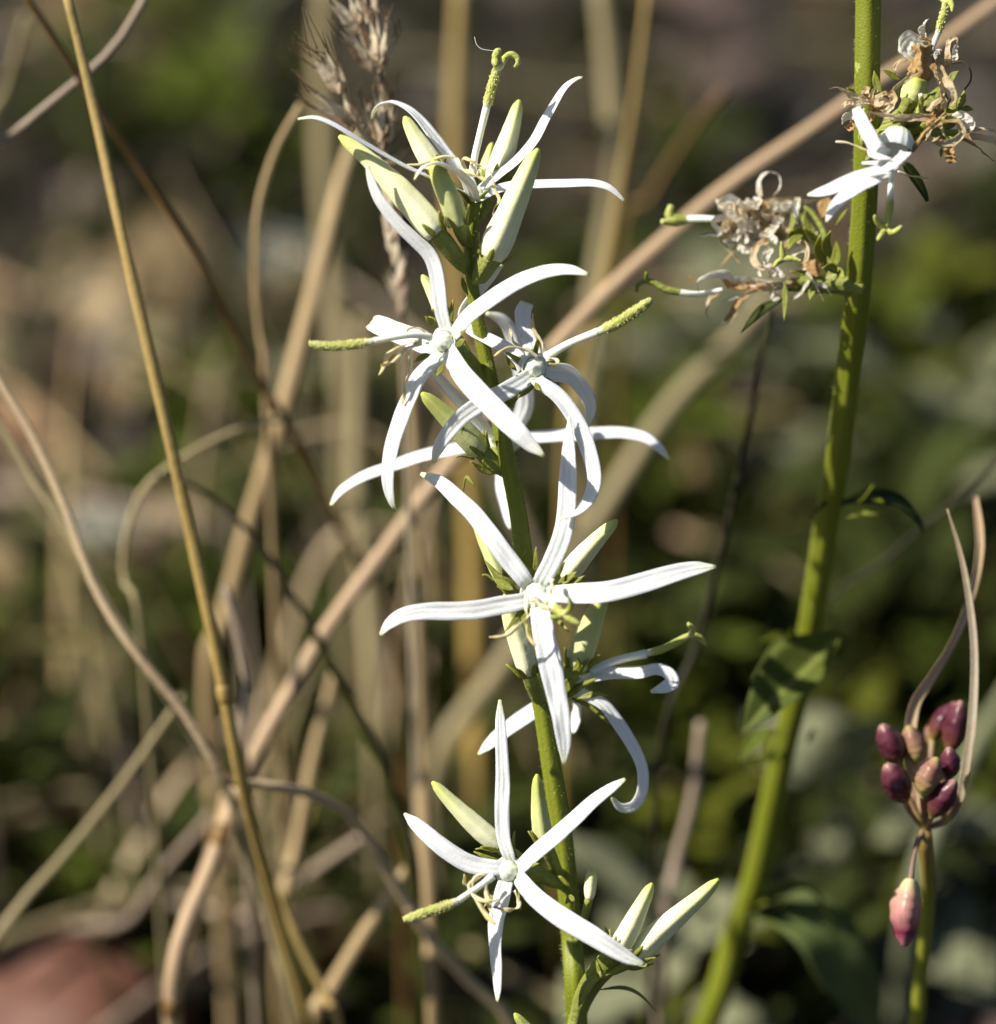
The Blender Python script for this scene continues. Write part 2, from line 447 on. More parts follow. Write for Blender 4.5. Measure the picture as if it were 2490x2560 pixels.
M['dead_leaf_mauve'] = material('dead_leaf_grey_mauve', [(0.12, 0.085, 0.070, 1)], rough=0.75, noise_amt=0.5, noise_scale=90, bump=0.5, bump_scale=300, obj_var=0.7)
M['stone'] = material('stone_grey', [(0.17, 0.15, 0.13, 1)], rough=0.85, noise_amt=0.5, noise_scale=120, bump=0.7, bump_scale=400, obj_var=0.7)
M['stone_pale'] = material('stone_pale', [(0.42, 0.43, 0.36, 1)], rough=0.85, noise_amt=0.35, noise_scale=90, bump=0.7, bump_scale=400, obj_var=0.2)
M['stone_red'] = material('stone_red_brown', [(0.135, 0.058, 0.038, 1)], rough=0.65, noise_amt=0.2, noise_scale=55, bump=0.5, bump_scale=200)
M['soil'] = material('soil', [(0.020, 0.015, 0.010, 1)], rough=0.9, noise_amt=0.6, noise_scale=60, bump=1.0, bump_scale=300)
M['hair'] = material('hair_pale', [(0.42, 0.46, 0.22, 1)], rough=0.6, noise_amt=0)
M['thread'] = material('thread', [(0.75, 0.75, 0.72, 1)], rough=0.4, noise_amt=0)

# ------------------------------------------------------------------ ground
def build_ground():
    n = 150
    f = lambda u: 0.9 * u + 40 * u ** 7
    verts, faces = [], []
    for i in range(n + 1):
        for j in range(n + 1):
            x, y = f(-1 + 2 * i / n), 1.0 + f(-1 + 2 * j / n)
            w = max(0, 1 - max(abs(x), abs(y - 1)) / 3)
            z = w * (0.010 * noise.noise(Vector((x * 6, y * 6, 0))) + 0.006 * noise.noise(Vector((x * 25, y * 25, 3))) + 0.004 * noise.noise(Vector((x * 60, y * 60, 8)))) - 0.008
            verts.append(Vector((x, y, z)))
    for i in range(n):
        for j in range(n):
            a = i * (n + 1) + j
            faces.append((a, a + n + 1, a + n + 2, a + 1))
    me = mesh('ground', verts, faces, [0.5] * len(verts), [0.0] * len(verts), M['soil'])
    o = bpy.data.objects.new('ground', me); COL.objects.link(o)
    o['kind'] = 'structure'
build_ground()

# ------------------------------------------------------------------ the flowering spike in focus
def camdir(r, u, c):
    return RGT * r + UPV * u - FWD * c

class Plant:
    def __init__(self, name, stem_px, dz, r_px, base_shift, label, cat, mat='stem', tip=True):
        pts = [P(x, y, lerpk(dz, i / (len(stem_px) - 1))) for i, (x, y) in enumerate(stem_px)]
        last = pts[-1]
        foot = Vector((last.x + base_shift[0], last.y + base_shift[1], -0.012))
        full = pts + [last.lerp(foot, 0.5) + Vector((base_shift[0] * 0.15, 0, 0)), foot]
        self.px = stem_px; self.dz = dz
        self.root = empty(name, (foot.x, foot.y, 0), label, cat)
        n = len(full)
        rad = [lerpk(r_px, min(1, i / (n - 2))) * SC(lerpk(dz, min(1, i / (n - 3)))) for i in range(n)]
        self.rad = rad
        add('stem', tube(full, rad, seg=24, nu=110, ribs=(6, 0.06), bump=0.025, twist=0.6), M[mat], self.root)
        self.hairs(full, rad)
    def hairs(self, full, rad):
        r_ = random.Random(5); c = resample(full, 160); fr = frames(c, -FWD); ds = []
        for _ in range(1500):
            u = r_.random() * 0.75; i = int(u * 159); T, N, B = fr[i]; a = r_.random() * 6.283
            d = N * math.cos(a) + B * math.sin(a); R = lerpk(rad, u); p = c[i].lerp(c[i + 1], u * 159 - i) + d * R * 0.96
            l = 9 * SC() * r_.uniform(0.5, 1.2); w = 0.7 * SC(); q = (d + T * r_.uniform(-0.5, 0.5)).normalized()
            e = T.cross(d)
            ds.append(([p + T * w, p - T * w * 0.5 + e * w, p - T * w * 0.5 - e * w, p + q * l], [(0, 1, 3), (1, 2, 3), (2, 0, 3)], [u] * 4, [0.0] * 4))
        add('hair', join(*ds), M['hair'], self.root)['kind'] = 'stuff'
    def at(self, y):
        px = self.px
        for i in range(len(px) - 1):
            if px[i][1] <= y <= px[i + 1][1]:
                f = (y - px[i][1]) / (px[i + 1][1] - px[i][1])
                x = px[i][0] + f * (px[i + 1][0] - px[i][0])
                return P(x, y, lerpk(self.dz, (i + f) / (len(px) - 1)))
        i = 0 if y < px[0][1] else -1
        return P(px[i][0], px[i][1], lerpk(self.dz, 0 if i == 0 else 1))

def sepals(parent, c, axis, r, length, width, n=5, spread=0.75, seed=0, mat='sepal'):
    r_ = random.Random(seed)
    axis = axis.normalized()
    h = Vector((0.31, 0.5, 0.8)); x = (h - axis * h.dot(axis)).normalized(); y = axis.cross(x)
    for k in range(n):
        a = 2 * math.pi * (k + 0.15 * r_.uniform(-1, 1)) / n + seed
        d = x * math.cos(a) + y * math.sin(a)
        l = length * r_.uniform(0.8, 1.2); sp = spread * r_.uniform(0.7, 1.3)
        p0 = c + d * r * 0.85 - axis * r * 0.25
        p1 = c + d * (r * 1.05 + l * 0.35 * sp) + axis * l * 0.40
        p2 = c + d * (r * 1.05 + l * 0.95 * sp) + axis * l * r_.uniform(0.55, 0.95)
        add('sepal', ribbon([p0, p1, p2], width, axis, LEAF if False else [0.8, 1, 1, 0.95, 0.86, 0.75, 0.6, 0.42, 0.1], cup=0.35, thick=0.0003, nu=10, nv=6), M[mat], parent)

def stalk_to(plant, parent, base, axis, y_att, r0, r1, name='ovary', mat='ovary'):
    a = plant.at(y_att)
    mid = base.lerp(a, 0.5) - axis.normalized() * (base - a).length * 0.16
    add(name, tube([base + axis.normalized() * r0 * 0.2, base.lerp(mid, 0.5) - axis.normalized() * r0 * 0.2, mid, a], [r0 * 0.95, r0, r0 * 0.9, r0 * 0.75, r1, r1], seg=14, nu=18, ribs=(5, 0.10)), M[mat], parent)

def bud(plant, reg, pts, r_px, dz, mat='bud', att=70, sep=True, seed=0, prof=None, sep_len=42, ov=0.68):
    p3 = path(reg, pts, dz)
    d0 = lerpk(dz, 0)
    r = r_px * SC(d0)
    prof = prof or [0.82, 0.94, 1.0, 1.0, 0.98, 0.95, 0.91, 0.86, 0.80, 0.74, 0.68, 0.62, 0.55, 0.44, 0.15]
    b = add('bud', tube(p3, [r * q for q in prof], seg=25, nu=30, ribs=(5, 0.07), bump=0.03, seed=seed), M[mat], plant.root)
    ax = (p3[1] - p3[0]).normalized()
    if sep:
        sepals(b, p3[0] + ax * r * 0.15, ax, r * 1.0, sep_len * SC(d0), 17 * SC(d0), spread=0.42, seed=seed + 1)
    if att is not None:
        by = reg(*pts[0])[1]
        stalk_to(plant, b, p3[0], ax, by + att, r * ov, 9 * SC(d0))
    return b

def flower(plant, reg, c, dz, axis, r_px, petals, style=None, stigma=None, lobes=(), stamens=(), att=80, sep_len=48,
           seed=0, sep=True, style_r=8, stigma_r=13, dome=True, pollen=170, width_scale=1.0, dome_len=0.55):
    ctr = P(*reg(*c), dz); k = SC(dz); r = r_px * k
    A = camdir(*axis).normalized()
    prof = [(-1.15, 0.30), (-1.0, 0.62), (-0.7, 0.88), (-0.25, 1.02), (0.05, 1.06), (0.06, 0.98), (-0.2, 0.86), (-0.3, 0.5), (-0.3, 0.05)]
    f = add('flower', lathe(ctr, A, [(z * r, q * r) for z, q in prof], seg=40, ribs=(5, 0.06), ph=seed), M['cup'], plant.root)
    if dome:
        dl = dome_len * 0.85
        dp = [(-0.35, 0.74)] + [(dl * math.sin(q * 0.157), 0.80 * math.cos(q * 0.157) + 0.01) for q in range(11)]
        add('filament_dome', lathe(ctr, A, [(z * r, q * r) for z, q in dp], seg=60, ribs=(10, 0.035), ph=seed + 0.6), M['dome'], f)
    for i, pt in enumerate(petals):
        pts, w, dzp = pt[0], pt[1], pt[2]
        opt = pt[3] if len(pt) > 3 else {}
        rg = opt.get('reg', reg)
        p3 = path(rg, pts, dzp)
        root_pt = ctr.lerp(p3[0], 0.55) - A * r * 0.25
        add('petal', ribbon([root_pt] + p3, w * k * 1.08, opt.get('hint', A), opt.get('prof', PETAL), roll=opt.get('roll', 0), cup=opt.get('cup', 0.16),
                            thick=0.0003, nu=44, nv=16, ridge=0.032, wob=0.10, seed=seed * 10 + i), M['petal'], f)
    if style:
        sp = path(reg, *style)
        add('style', tube(sp, [style_r * k * q for q in (1.25, 1.0, 1.0, 1.0, 1.1)], seg=12, nu=24), M['style'], f)
    if stigma:
        sg = path(reg, *stigma); stigma_r *= 0.88
        rad = [stigma_r * k * q for q in (0.68, 0.95, 1.05, 1.0, 1.0, 1.0, 0.92, 0.5)]
        add('stigma', tube(sg, rad, seg=14, nu=30, bump=0.10, seed=seed), M['stigma'], f)
        if pollen:
            o = add('pollen', grains(sg, rad, int(pollen * 2.2), 1.6 * k, seed + 3, 0.12, 1.0), M['pollen'], f)
            o['kind'] = 'stuff'
    for lp in lobes:
        l3 = path(reg, lp[0], lp[1])
        lr = (lp[2] if len(lp) > 2 else stigma_r * 0.8) * k
        add('stigma_lobe', tube(l3, [lr * q for q in (0.9, 1, 1, 1, 0.95, 0.8, 0.4)], seg=12, nu=20, bump=0.12, seed=seed + 5), M['stigma'], f)
    for q, st in enumerate(stamens):
        s3 = path(reg, st[0], st[1])
        sr = (st[2] if len(st) > 2 else 4.0) * k
        add('stamen', ribbon(s3, sr * 2.2, A, STRIP, roll=(0, 200 + 60 * q), cup=0.3, thick=0.00018, nu=30, nv=4, wob=0.5, seed=seed + q), M['stamen'], f)
    if sep:
        sepals(f, ctr - A * r * 0.75, A, r * 0.78, sep_len * k, 17 * k, spread=1.25, seed=seed + 2)
    if att is not None:
        stalk_to(plant, f, ctr - A * r * 0.95, A, reg(*c)[1] + att, r * 0.62, 9 * k)
    return f

stem_px = [(1187, 505), (1176, 600), (1176, 672), (1192, 790), (1222, 930), (1249, 1056), (1272, 1169), (1296, 1290), (1318, 1465),
           (1336, 1653), (1359, 1780), (1384, 1950), (1408, 2110), (1422, 2250), (1430, 2349), (1442, 2575)]
spike = Plant('flowering_spike', stem_px, [0, 2, 4, 8, 12, 16], [14, 21, 25, 27, 29, 30, 30, 30, 30], (0.004, 0.045),
              'tall green flower spike carrying open white star-shaped flowers and cream buds', 'flower')

# top flower
flower(spike, R1, (985, 808), 0, (0.06, 0.93, 0.36), 27, [
    ([(940, 815), (850, 775), (760, 735), (640, 682), (540, 627), (450, 575), (350, 515), (250, 458), (170, 432), (90, 441)], 30, [-1, -6, -9, -9], {'roll': (10, -25)}),
    ([(950, 745), (880, 660), (790, 545), (710, 445), (640, 383), (570, 355), (515, 365), (482, 395), (466, 440)], 42, [3, 6, 9, 11], {'roll': (0, 10)}),
    ([(1030, 785), (1100, 728), (1200, 650), (1290, 545), (1350, 435), (1400, 345), (1450, 275), (1500, 238), (1532, 230)], 44, [2, 4, 4], {'roll': (0, -6)}),
    ([(1010, 843), (1080, 805), (1180, 778), (1300, 771), (1450, 768), (1580, 766), (1660, 785), (1710, 822), (1748, 862)], 30, [-1, 1, 2, 2], {'roll': (20, 30)}),
    ([(975, 830), (945, 755), (895, 708), (830, 675), (770, 665), (718, 690), (680, 748)], 44, [-3, -7, -10, -11, -11], {}),
], style=([(975, 730), (985, 640), (1012, 520), (1045, 385)], [1, 2]), stigma=([(1043, 392), (1060, 325), (1085, 235), (1106, 165)], [2, 2]), style_r=9, stigma_r=14,
    lobes=[([(1108, 180), (1098, 140), (1100, 105), (1118, 88)], [0, -2, -2], 13), ([(1118, 175), (1140, 130), (1170, 112), (1200, 128), (1205, 155), (1186, 178)], [2, 2], 8),
           ([(1105, 170), (1090, 150), (1095, 170)], [-1, -3], 10)],
    stamens=[([(950, 720), (900, 650), (850, 632), (790, 640), (720, 668), (645, 672)], [-1, -2]), ([(960, 740), (925, 660), (935, 640), (990, 660)], [-2, -4]),
             ([(1000, 730), (1010, 690), (1050, 690), (1078, 740), (1090, 800), (1110, 850), (1085, 890), (1078, 930)], [-2, -5, -6]),
             ([(990, 730), (970, 660), (1000, 672), (1040, 700)], [-1, -4]), ([(890, 640), (940, 700), (1045, 752)], [-3, -6], 6)],
    att=60, sep_len=60, seed=1, pollen=60)
# buds below it
bud(spike, R1, [(795, 1020), (690, 895), (560, 755), (430, 630), (300, 527)], 34, [-6, -5, -3], att=110, seed=2, prof=[0.85, 1.0, 1.03, 1.0, 0.98, 0.95, 0.88, 0.79, 0.70, 0.63, 0.58, 0.52, 0.43, 0.15])
bud(spike, R1, [(800, 720), (740, 620), (680, 520), (630, 428)], 27, [1, 2], mat='bud', att=150, seed=3)
bud(spike, R1, [(905, 970), (865, 860), (815, 750), (772, 640)], 28, [-6, -8, -8], mat='bud_green', att=60, seed=4, prof=[0.9, 1, 1, 1, 0.98, 0.96, 0.94, 0.9, 0.85, 0.8, 0.7, 0.5, 0.1])
bud(spike, R1, [(1085, 760), (1125, 640), (1170, 500), (1212, 345)], 29, [6, 8], mat='bud', att=130, seed=5)
bud(spike, R1, [(1035, 720), (1055, 640), (1075, 560)], 16, [10, 11], mat='bud_green', att=150, seed=6, sep=False)
bud(spike, R1, [(1068, 1140), (1130, 1000), (1205, 825), (1262, 690), (1308, 592)], 38, [-4, -6, -6], mat='bud', att=70, seed=7, prof=[0.8, 0.98, 1.03, 1.0, 0.94, 0.88, 0.85, 0.81, 0.76, 0.70, 0.63, 0.56, 0.45, 0.15])

# upper left star
flower(spike, R2, (700, 445), -5, (-0.42, 0.10, 0.90), 33, [
    ([(712, 375), (690, 290), (678, 180), (660, 85), (628, 20), (560, -45), (470, -135), (395, -235), (355, -330), (337, -405)], 37, [-5, -7, -8, -9, -10], {}),
    ([(765, 395), (820, 325), (900, 262), (1000, 195), (1100, 142), (1200, 110), (1300, 104), (1395, 126)], 38, [-6, -8, -9], {}),
    ([(735, 505), (790, 600), (870, 690), (960, 780), (1050, 870), (1120, 938), (1182, 990)], 52, [-7, -10, -13, -13], {'prof': PETAL_B}),
    ([(662, 535), (590, 610), (540, 710), (495, 820), (455, 950), (438, 1060), (440, 1140), (455, 1210), (472, 1246)], 40, [-6, -8, -8, -6], {}),
    ([(640, 465), (560, 432), (470, 398), (400, 368), (358, 352)], 50, [-3, 0, 4, 9], {'prof': [0.8, 0.95, 1, 1, 1, 1, 1, 0.97, 0.95, 0.9, 0.7], 'roll': (0, 20)}),
], style=([(640, 425), (560, 415), (470, 425), (370, 443)], [-8, -11, -12]), stigma=([(372, 443), (300, 456), (200, 467), (120, 465), (62, 452)], [-12, -12]), stigma_r=13,
    stamens=[([(640, 420), (590, 385), (540, 385), (525, 410)], [-8, -10]), ([(600, 440), (510, 465), (440, 510), (425, 545), (395, 605)], [-9, -11], 6),
             ([(590, 450), (530, 480), (460, 540), (405, 560)], [-9, -12], 5), ([(600, 455), (550, 480), (540, 560), (515, 650), (518, 690), (505, 745)], [-9, -8], 5)],
    att=110, sep_len=60, seed=11, dome_len=0.9)
bud(spike, R2, [(712, 345), (680, 270), (640, 195), (600, 128)], 20, [4, 5], mat='bud', att=150, seed=12)
# upper right star
flower(spike, R2, (1138, 572), -1, (0.30, 0.10, 0.94), 33, [
    ([(1085, 545), (1020, 490), (940, 445), (860, 405), (815, 365), (800, 305), (850, 225), (920, 150), (985, 78)], 34, [-1, 1, 3, 3, 2], {'roll': (0, 40)}),
    ([(1130, 505), (1100, 420), (1080, 350), (1082, 300), (1100, 262)], 40, [0, 3, 6, 8], {'prof': [0.8, 0.95, 1, 1, 1, 1, 1, 0.97, 0.95, 0.9, 0.8]}),
    ([(1110, 612), (1000, 680), (880, 742), (780, 815), (705, 905), (668, 975), (655, 1022)], 42, [-2, -4, -5, -4], {}),
    ([(1160, 640), (1250, 705), (1330, 815), (1385, 940), (1420, 1080), (1400, 1180), (1345, 1250), (1258, 1292)], 38, [-3, -4, -6, -9], {'roll': (0, 30)}),
    ([(1200, 590), (1290, 600), (1355, 660), (1400, 755), (1385, 855)], 46, [1, 5, 8, 9], {'roll': (0, 15)}),
], style=([(1190, 520), (1290, 460), (1440, 398)], [-4, -7]), stigma=([(1436, 400), (1520, 362), (1610, 305), (1692, 245)], [-7, -9]), stigma_r=15, style_r=10,
    stamens=[([(1150, 520), (1090, 480), (1010, 478), (945, 515)], [-4, -6], 5), ([(1180, 500), (1170, 450), (1130, 390), (1128, 312)], [-4, -5], 5), ([(1190, 530), (1240, 530), (1240, 560), (1205, 550)], [-5, -8], 5),
             ([(1110, 500), (1040, 450), (1018, 385)], [-3, -2], 4)],
    att=130, sep_len=55, seed=21, dome_len=0.9)
# star behind the stem
flower(spike, R2, (1010, 905), 24, (0.35, 0.45, -0.45), 33, [
    ([(930, 925), (780, 955), (620, 985), (480, 1030), (340, 1080), (220, 1150), (165, 1225)], 40, [22, 20, 18], {'hint': camdir(-0.1, 0.7, 0.7)}),
    ([(1090, 905), (1250, 893), (1400, 885), (1540, 880), (1650, 898), (1720, 945), (1775, 1005)], 42, [24, 24, 22], {'hint': camdir(0, 0.7, 0.7)}),
    ([(920, 890), (860, 820), (780, 730), (700, 640), (655, 580)], 46, [20, 15, 10], {}),
    ([(1050, 840), (1090, 740), (1075, 600), (1030, 420), (985, 345), (905, 310)], 40, [24, 20, 18, 16], {'roll': (0, 60)}),
    ([(985, 990), (975, 1120), (1000, 1250), (1020, 1340)], 34, [22, 20], {}),
], att=60, sep=False, seed=31)
bud(spike, R2, [(880, 965), (800, 880), (700, 785), (598, 690)], 31, [4, 2, 0], mat='bud_green', att=75, seed=32)
# small ones around the centre
bud(spike, R3, [(710, 660), (660, 540), (600, 400), (575, 275)], 18, [6, 8], mat='bud_green', att=110, seed=41)
bud(spike, R3, [(1040, 655), (1120, 555), (1210, 455), (1302, 365)], 27, [2, 0, -2], mat='bud', att=80, seed=42)
bud(spike, R3, [(855, 1150), (815, 1010), (760, 850), (730, 740)], 27, [0, -2], mat='bud', att=70, seed=43, prof=[0.7, 0.86, 0.96, 1.0, 1.0, 0.98, 0.95, 0.9, 0.85, 0.75, 0.6, 0.4, 0.1])
bud(spike, R3, [(1090, 1110), (1140, 980), (1200, 820), (1255, 680)], 32, [12, 10], mat='bud_green', att=90, seed=44)
# central star, facing the lens
flower(spike, R3, (890, 740), -7, (0.05, 0.12, 0.98), 40, [
    ([(830, 665), (760, 575), (680, 470), (590, 350), (490, 250), (400, 172), (308, 130)], 44, [-8, -8, -6, -3], {'roll': (0, -12)}),
    ([(925, 660), (972, 575), (1018, 460), (1045, 330), (1053, 180), (1056, 40), (1060, -165)], 44, [-8, -8, -7, -5], {'roll': (0, -10), 'prof': [0.8, 0.95, 1, 1, 1, 0.98, 0.94, 0.86, 0.7, 0.45, 0.05]}),
    ([(970, 738), (1100, 738), (1250, 728), (1400, 692), (1550, 647), (1690, 612), (1803, 600)], 49, [-8, -11, -11, -10], {'prof': PETAL_B}),
    ([(912, 830), (930, 930), (960, 1080), (990, 1230), (1018, 1370), (1033, 1500), (1033, 1605)], 53, [-8, -11, -12, -11], {'prof': [0.8, 0.9, 1, 1, 0.98, 0.94, 0.88, 0.8, 0.72, 0.55, 0.1]}),
    ([(825, 775), (700, 800), (580, 820), (450, 826), (320, 828), (220, 847), (150, 890), (103, 947)], 44, [-8, -10, -11, -9], {}),
], style=([(895, 735), (930, 755), (985, 805)], [-10, -15]), stigma=([(980, 800), (1010, 830), (1040, 850)], [-15, -17]), stigma_r=13, style_r=10,
    lobes=[([(1025, 850), (1060, 815), (1068, 790), (1052, 760)], [-17, -19], 7), ([(1035, 850), (1070, 870), (1112, 893)], [-17, -18], 8), ([(1030, 848), (1000, 860), (960, 852)], [-17, -18], 7)],
    stamens=[([(845, 730), (840, 800), (850, 880), (850, 940), (888, 1003)], [-12, -15], 5), ([(880, 770), (870, 830), (825, 880), (745, 945), (655, 958)], [-13, -15], 5),
             ([(860, 760), (900, 780), (935, 810), (968, 830)], [-14, -17], 6), ([(975, 665), (975, 700), (965, 740)], [-10, -13], 6), ([(840, 760), (900, 790), (930, 800), (950, 770)], [-12, -15], 4)],
    att=90, sep_len=70, seed=51, pollen=40)
# shaded star facing away to the right
flower(spike, R3, (1105, 1215), 14, (0.75, 0.25, -0.35), 32, [
    ([(1150, 1170), (1250, 1145), (1400, 1140), (1500, 1122), (1560, 1140), (1582, 1185), (1540, 1215), (1475, 1235)], 44, [13, 11, 10, 7], {'hint': camdir(0.1, 0.9, 0.6), 'roll': (0, 10)}),
    ([(1135, 1250), (1230, 1300), (1310, 1400), (1380, 1510), (1425, 1610), (1432, 1690), (1420, 1760), (1380, 1815), (1320, 1820), (1275, 1770)], 38, [13, 12, 11, 9], {'hint': camdir(0.2, 0.75, 0.6)}),
    ([(1050, 1235), (950, 1290), (800, 1385), (700, 1460), (600, 1552)], 42, [17, 18, 16, 14], {'hint': camdir(-0.1, 0.6, 0.8), 'prof': PETAL_B}),
    ([(1095, 1160), (1110, 1060), (1112, 960), (1105, 900)], 36, [16, 17], {}),
    ([(1090, 1270), (1095, 1330), (1080, 1400), (1070, 1440)], 44, [16, 18], {'prof': [0.8, 0.95, 1, 1, 1, 1, 1, 0.97, 0.9, 0.75, 0.3]}),
], style=([(1170, 1130), (1300, 1075), (1450, 1042)], [13, 13]), stigma=([(1445, 1043), (1540, 1015), (1620, 975), (1680, 940)], [13, 14]), style_r=10, stigma_r=11,
    lobes=[([(1672, 950), (1685, 920), (1660, 885)], [13, 12], 8), ([(1670, 945), (1720, 960), (1752, 1000)], [14, 15], 8)],
    att=50, sep_len=60, seed=61, pollen=0)
# lowest star
flower(spike, R4, (655, 585), -4, (-0.52, -0.06, 0.84), 36, [
    ([(660, 505), (632, 410), (625, 260), (628, 100), (622, -60), (615, -200), (613, -318)], 34, [-5, -6, -5, -3], {'roll': (10, 35, 45)}),
    ([(730, 560), (800, 492), (900, 408), (1000, 318), (1100, 225), (1200, 150), (1277, 100)], 37, [-6, -8, -8], {}),
    ([(722, 630), (800, 725), (900, 805), (1000, 868), (1100, 928), (1200, 990), (1300, 1050), (1380, 1080)], 52, [-6, -9, -11, -11], {'prof': PETAL_B}),
    ([(610, 570), (490, 560), (380, 512), (280, 440), (190, 358), (108, 283)], 43, [-5, -6, -6, -4], {'prof': PETAL_B, 'hint': camdir(-0.25, 0.3, 0.95)}),
    ([(640, 655), (615, 760), (592, 870), (590, 1000), (600, 1150), (600, 1278)], 40, [-5, -7, -7, -5], {'hint': camdir(-0.35, 0.1, 0.9), 'roll': (-25, 20, 30)}),
], style=([(575, 615), (510, 665), (450, 705), (388, 748)], [-9, -12]), stigma=([(392, 745), (320, 775), (230, 805), (160, 830), (104, 845)], [-12, -13]), stigma_r=14,
    stamens=[([(530, 600), (475, 625), (470, 680), (500, 750), (540, 820), (590, 870)], [-9, -13], 6), ([(545, 610), (545, 700), (555, 760), (575, 830)], [-9, -12], 7),
             ([(520, 600), (450, 660), (480, 720), (540, 748), (610, 738)], [-9, -14], 5), ([(530, 600), (480, 640), (430, 660), (425, 605)], [-8, -10], 4), ([(690, 690), (715, 770), (650, 795), (580, 775)], [-7, -10], 5)],
    att=55, sep_len=60, seed=71, dome_len=1.0)
bud(spike, R4, [(605, 450), (490, 350), (370, 235), (255, 115)], 26, [-2, -3], mat='bud', att=110, seed=72)
bud(spike, R4, [(850, 440), (830, 330), (815, 200), (808, 75)], 24, [2, 0], mat='bud_green', att=75, seed=73)
bud(spike, R4, [(1085, 735), (1092, 660), (1100, 572)], 15, [6, 6], mat='bud', att=120, seed=74, sep=False, prof=[0.6, 0.8, 0.9, 0.95, 1, 1, 1, 1, 0.97, 0.9, 0.75, 0.5, 0.1])
bud(spike, R4, [(1235, 1010), (1300, 890), (1360, 770), (1418, 652)], 27, [-2, -3], mat='bud', att=None, seed=75)
bud(spike, R4, [(1330, 1040), (1440, 925), (1570, 810), (1680, 715), (1770, 630)], 30, [-1, -2], mat='bud', att=None, seed=76)
bud(spike, R4, [(830, 1560), (770, 1440), (690, 1340)], 20, [4, 2], mat='bud_green', att=20, seed=77)
r_ = SC(5)
add('branch', tube(path(R4, [(1000, 1480), (1040, 1300), (1100, 1170), (1180, 1075), (1240, 1010)], [14, 6, -2]), [22 * r_, 20 * r_, 26 * r_, 30 * r_, 24 * r_], seg=14, ribs=(5, 0.1)), M['ovary'], spike.root)
add('branch', tube(path(R4, [(1150, 1130), (1250, 1090), (1335, 1035)], [2, -1]), [14 * r_, 16 * r_, 20 * r_], seg=12), M['ovary'], spike.root)
for q, (pp, w, d) in enumerate([([(1030, 1300), (1090, 1180), (1190, 1120)], 26, (3, 2)), ([(1230, 1080), (1330, 1100), (1430, 1075)], 18, (4, 3)), ([(1140, 1215), (1260, 1205), (1350, 1240), (1440, 1330)], 12, (6, 8)),
                  ([(960, 760), (990, 730), (1010, 800)], 18, (4, 3)), ([(1150, 1000), (1180, 920), (1170, 880)], 16, (5, 5))]):
    add('bract', ribbon(path(R4, pp, d), w * SC(4), camdir(0, 0.6, 0.8), LEAF, cup=0.3, thick=0.0003, nu=16, nv=6), M['sepal'], spike.root)
for pp, w, d in [([(840, 620), (825, 570), (838, 520)], 16, (-3, -4)), ([(780, 720), (720, 690), (672, 658)], 22, (-4, -3)), ([(760, 700), (690, 640), (630, 565)], 16, (-2, -1)), ([(1000, 690), (1060, 655), (1100, 625)], 20, (-3, -4)),
                 ([(1040, 700), (1100, 670), (1140, 645)], 14, (-3, -4)), ([(780, 725), (730, 710), (690, 700)], 18, (-3, -3)), ([(1020, 1250), (1070, 1180), (1120, 1160)], 28, (8, 5)), ([(1030, 1280), (1090, 1230), (1140, 1200)], 20, (9, 6)), ([(880, 1240), (850, 1210), (830, 1180)], 16, (4, 3)),
                 ([(1150, 1110), (1190, 1070), (1215, 1045)], 14, (10, 9)), ([(1080, 1130), (1110, 1090), (1100, 1060)], 16, (8, 6)), ([(1100, 1270), (1200, 1245), (1260, 1255)], 16, (10, 8))]:
    add('bract', ribbon(path(R3, pp, d), w * SC(0), camdir(0, 0.3, 1), LEAF, cup=0.3, thick=0.0003, nu=14, nv=6), M['sepal'], spike.root)
for pp, w, d in [([(660, 370), (640, 350), (615, 325)], 18, (-6, -7)), ([(740, 350), (738, 300), (742, 255)], 12, (-6, -6)), ([(640, 505), (600, 520), (560, 545)], 18, (-8, -9)), ([(700, 555), (690, 580), (668, 612)], 14, (-8, -9)), ([(765, 470), (785, 450), (808, 432)], 16, (-8, -9)),
                 ([(1050, 585), (1020, 550), (1000, 510)], 14, (0, 0)), ([(1150, 640), (1080, 690), (1000, 725)], 18, (0, 2)), ([(1140, 640), (1150, 665), (1165, 680)], 14, (-3, -4)), ([(860, 130), (900, 120), (930, 90)], 24, (0, -2)),
                 ([(790, 140), (800, 180), (820, 240)], 14, (0, -1)), ([(860, 930), (800, 880), (790, 830)], 18, (2, 0)), ([(950, 1075), (880, 1050), (830, 1015)], 20, (5, 3)), ([(850, 1130), (810, 1090), (795, 1160)], 10, (6, 8))]:
    add('bract', ribbon(path(R2, pp, d), w * SC(0), camdir(0, 0.3, 1), LEAF, cup=0.3, thick=0.0003, nu=14, nv=6), M['sepal'], spike.root)
tag(add('spider_thread', tube(path(R1, [(985, 25), (995, 62), (1020, 85), (1055, 92), (1095, 97)], [0, -1]), [0.00004, 0.00004], seg=5, nu=16), M['thread']),
    'fine pale spider thread hanging off the topmost style', 'spider thread')

# ------------------------------------------------------------------ the taller neighbour with withered flowers
px2 = [(2172, -60), (2171, 0), (2168, 200), (2166, 400), (2158, 560), (2145, 730), (2125, 890), (2099, 1110), (2066, 1308), (2034, 1517), (2001, 1700), (1962, 1857), (1922, 2040), (1883, 2210), (1831, 2354), (1766, 2560)]
tall = Plant('tall_flower_stem', px2, [2, 4, 10, 18, 32, 50, 68, 85, 100, 115], [33, 33, 33, 33, 33, 33, 33, 33, 33], (-0.02, 0.045),
             'thick green stem with clusters of brown withered flowers and one white bloom', 'flower')

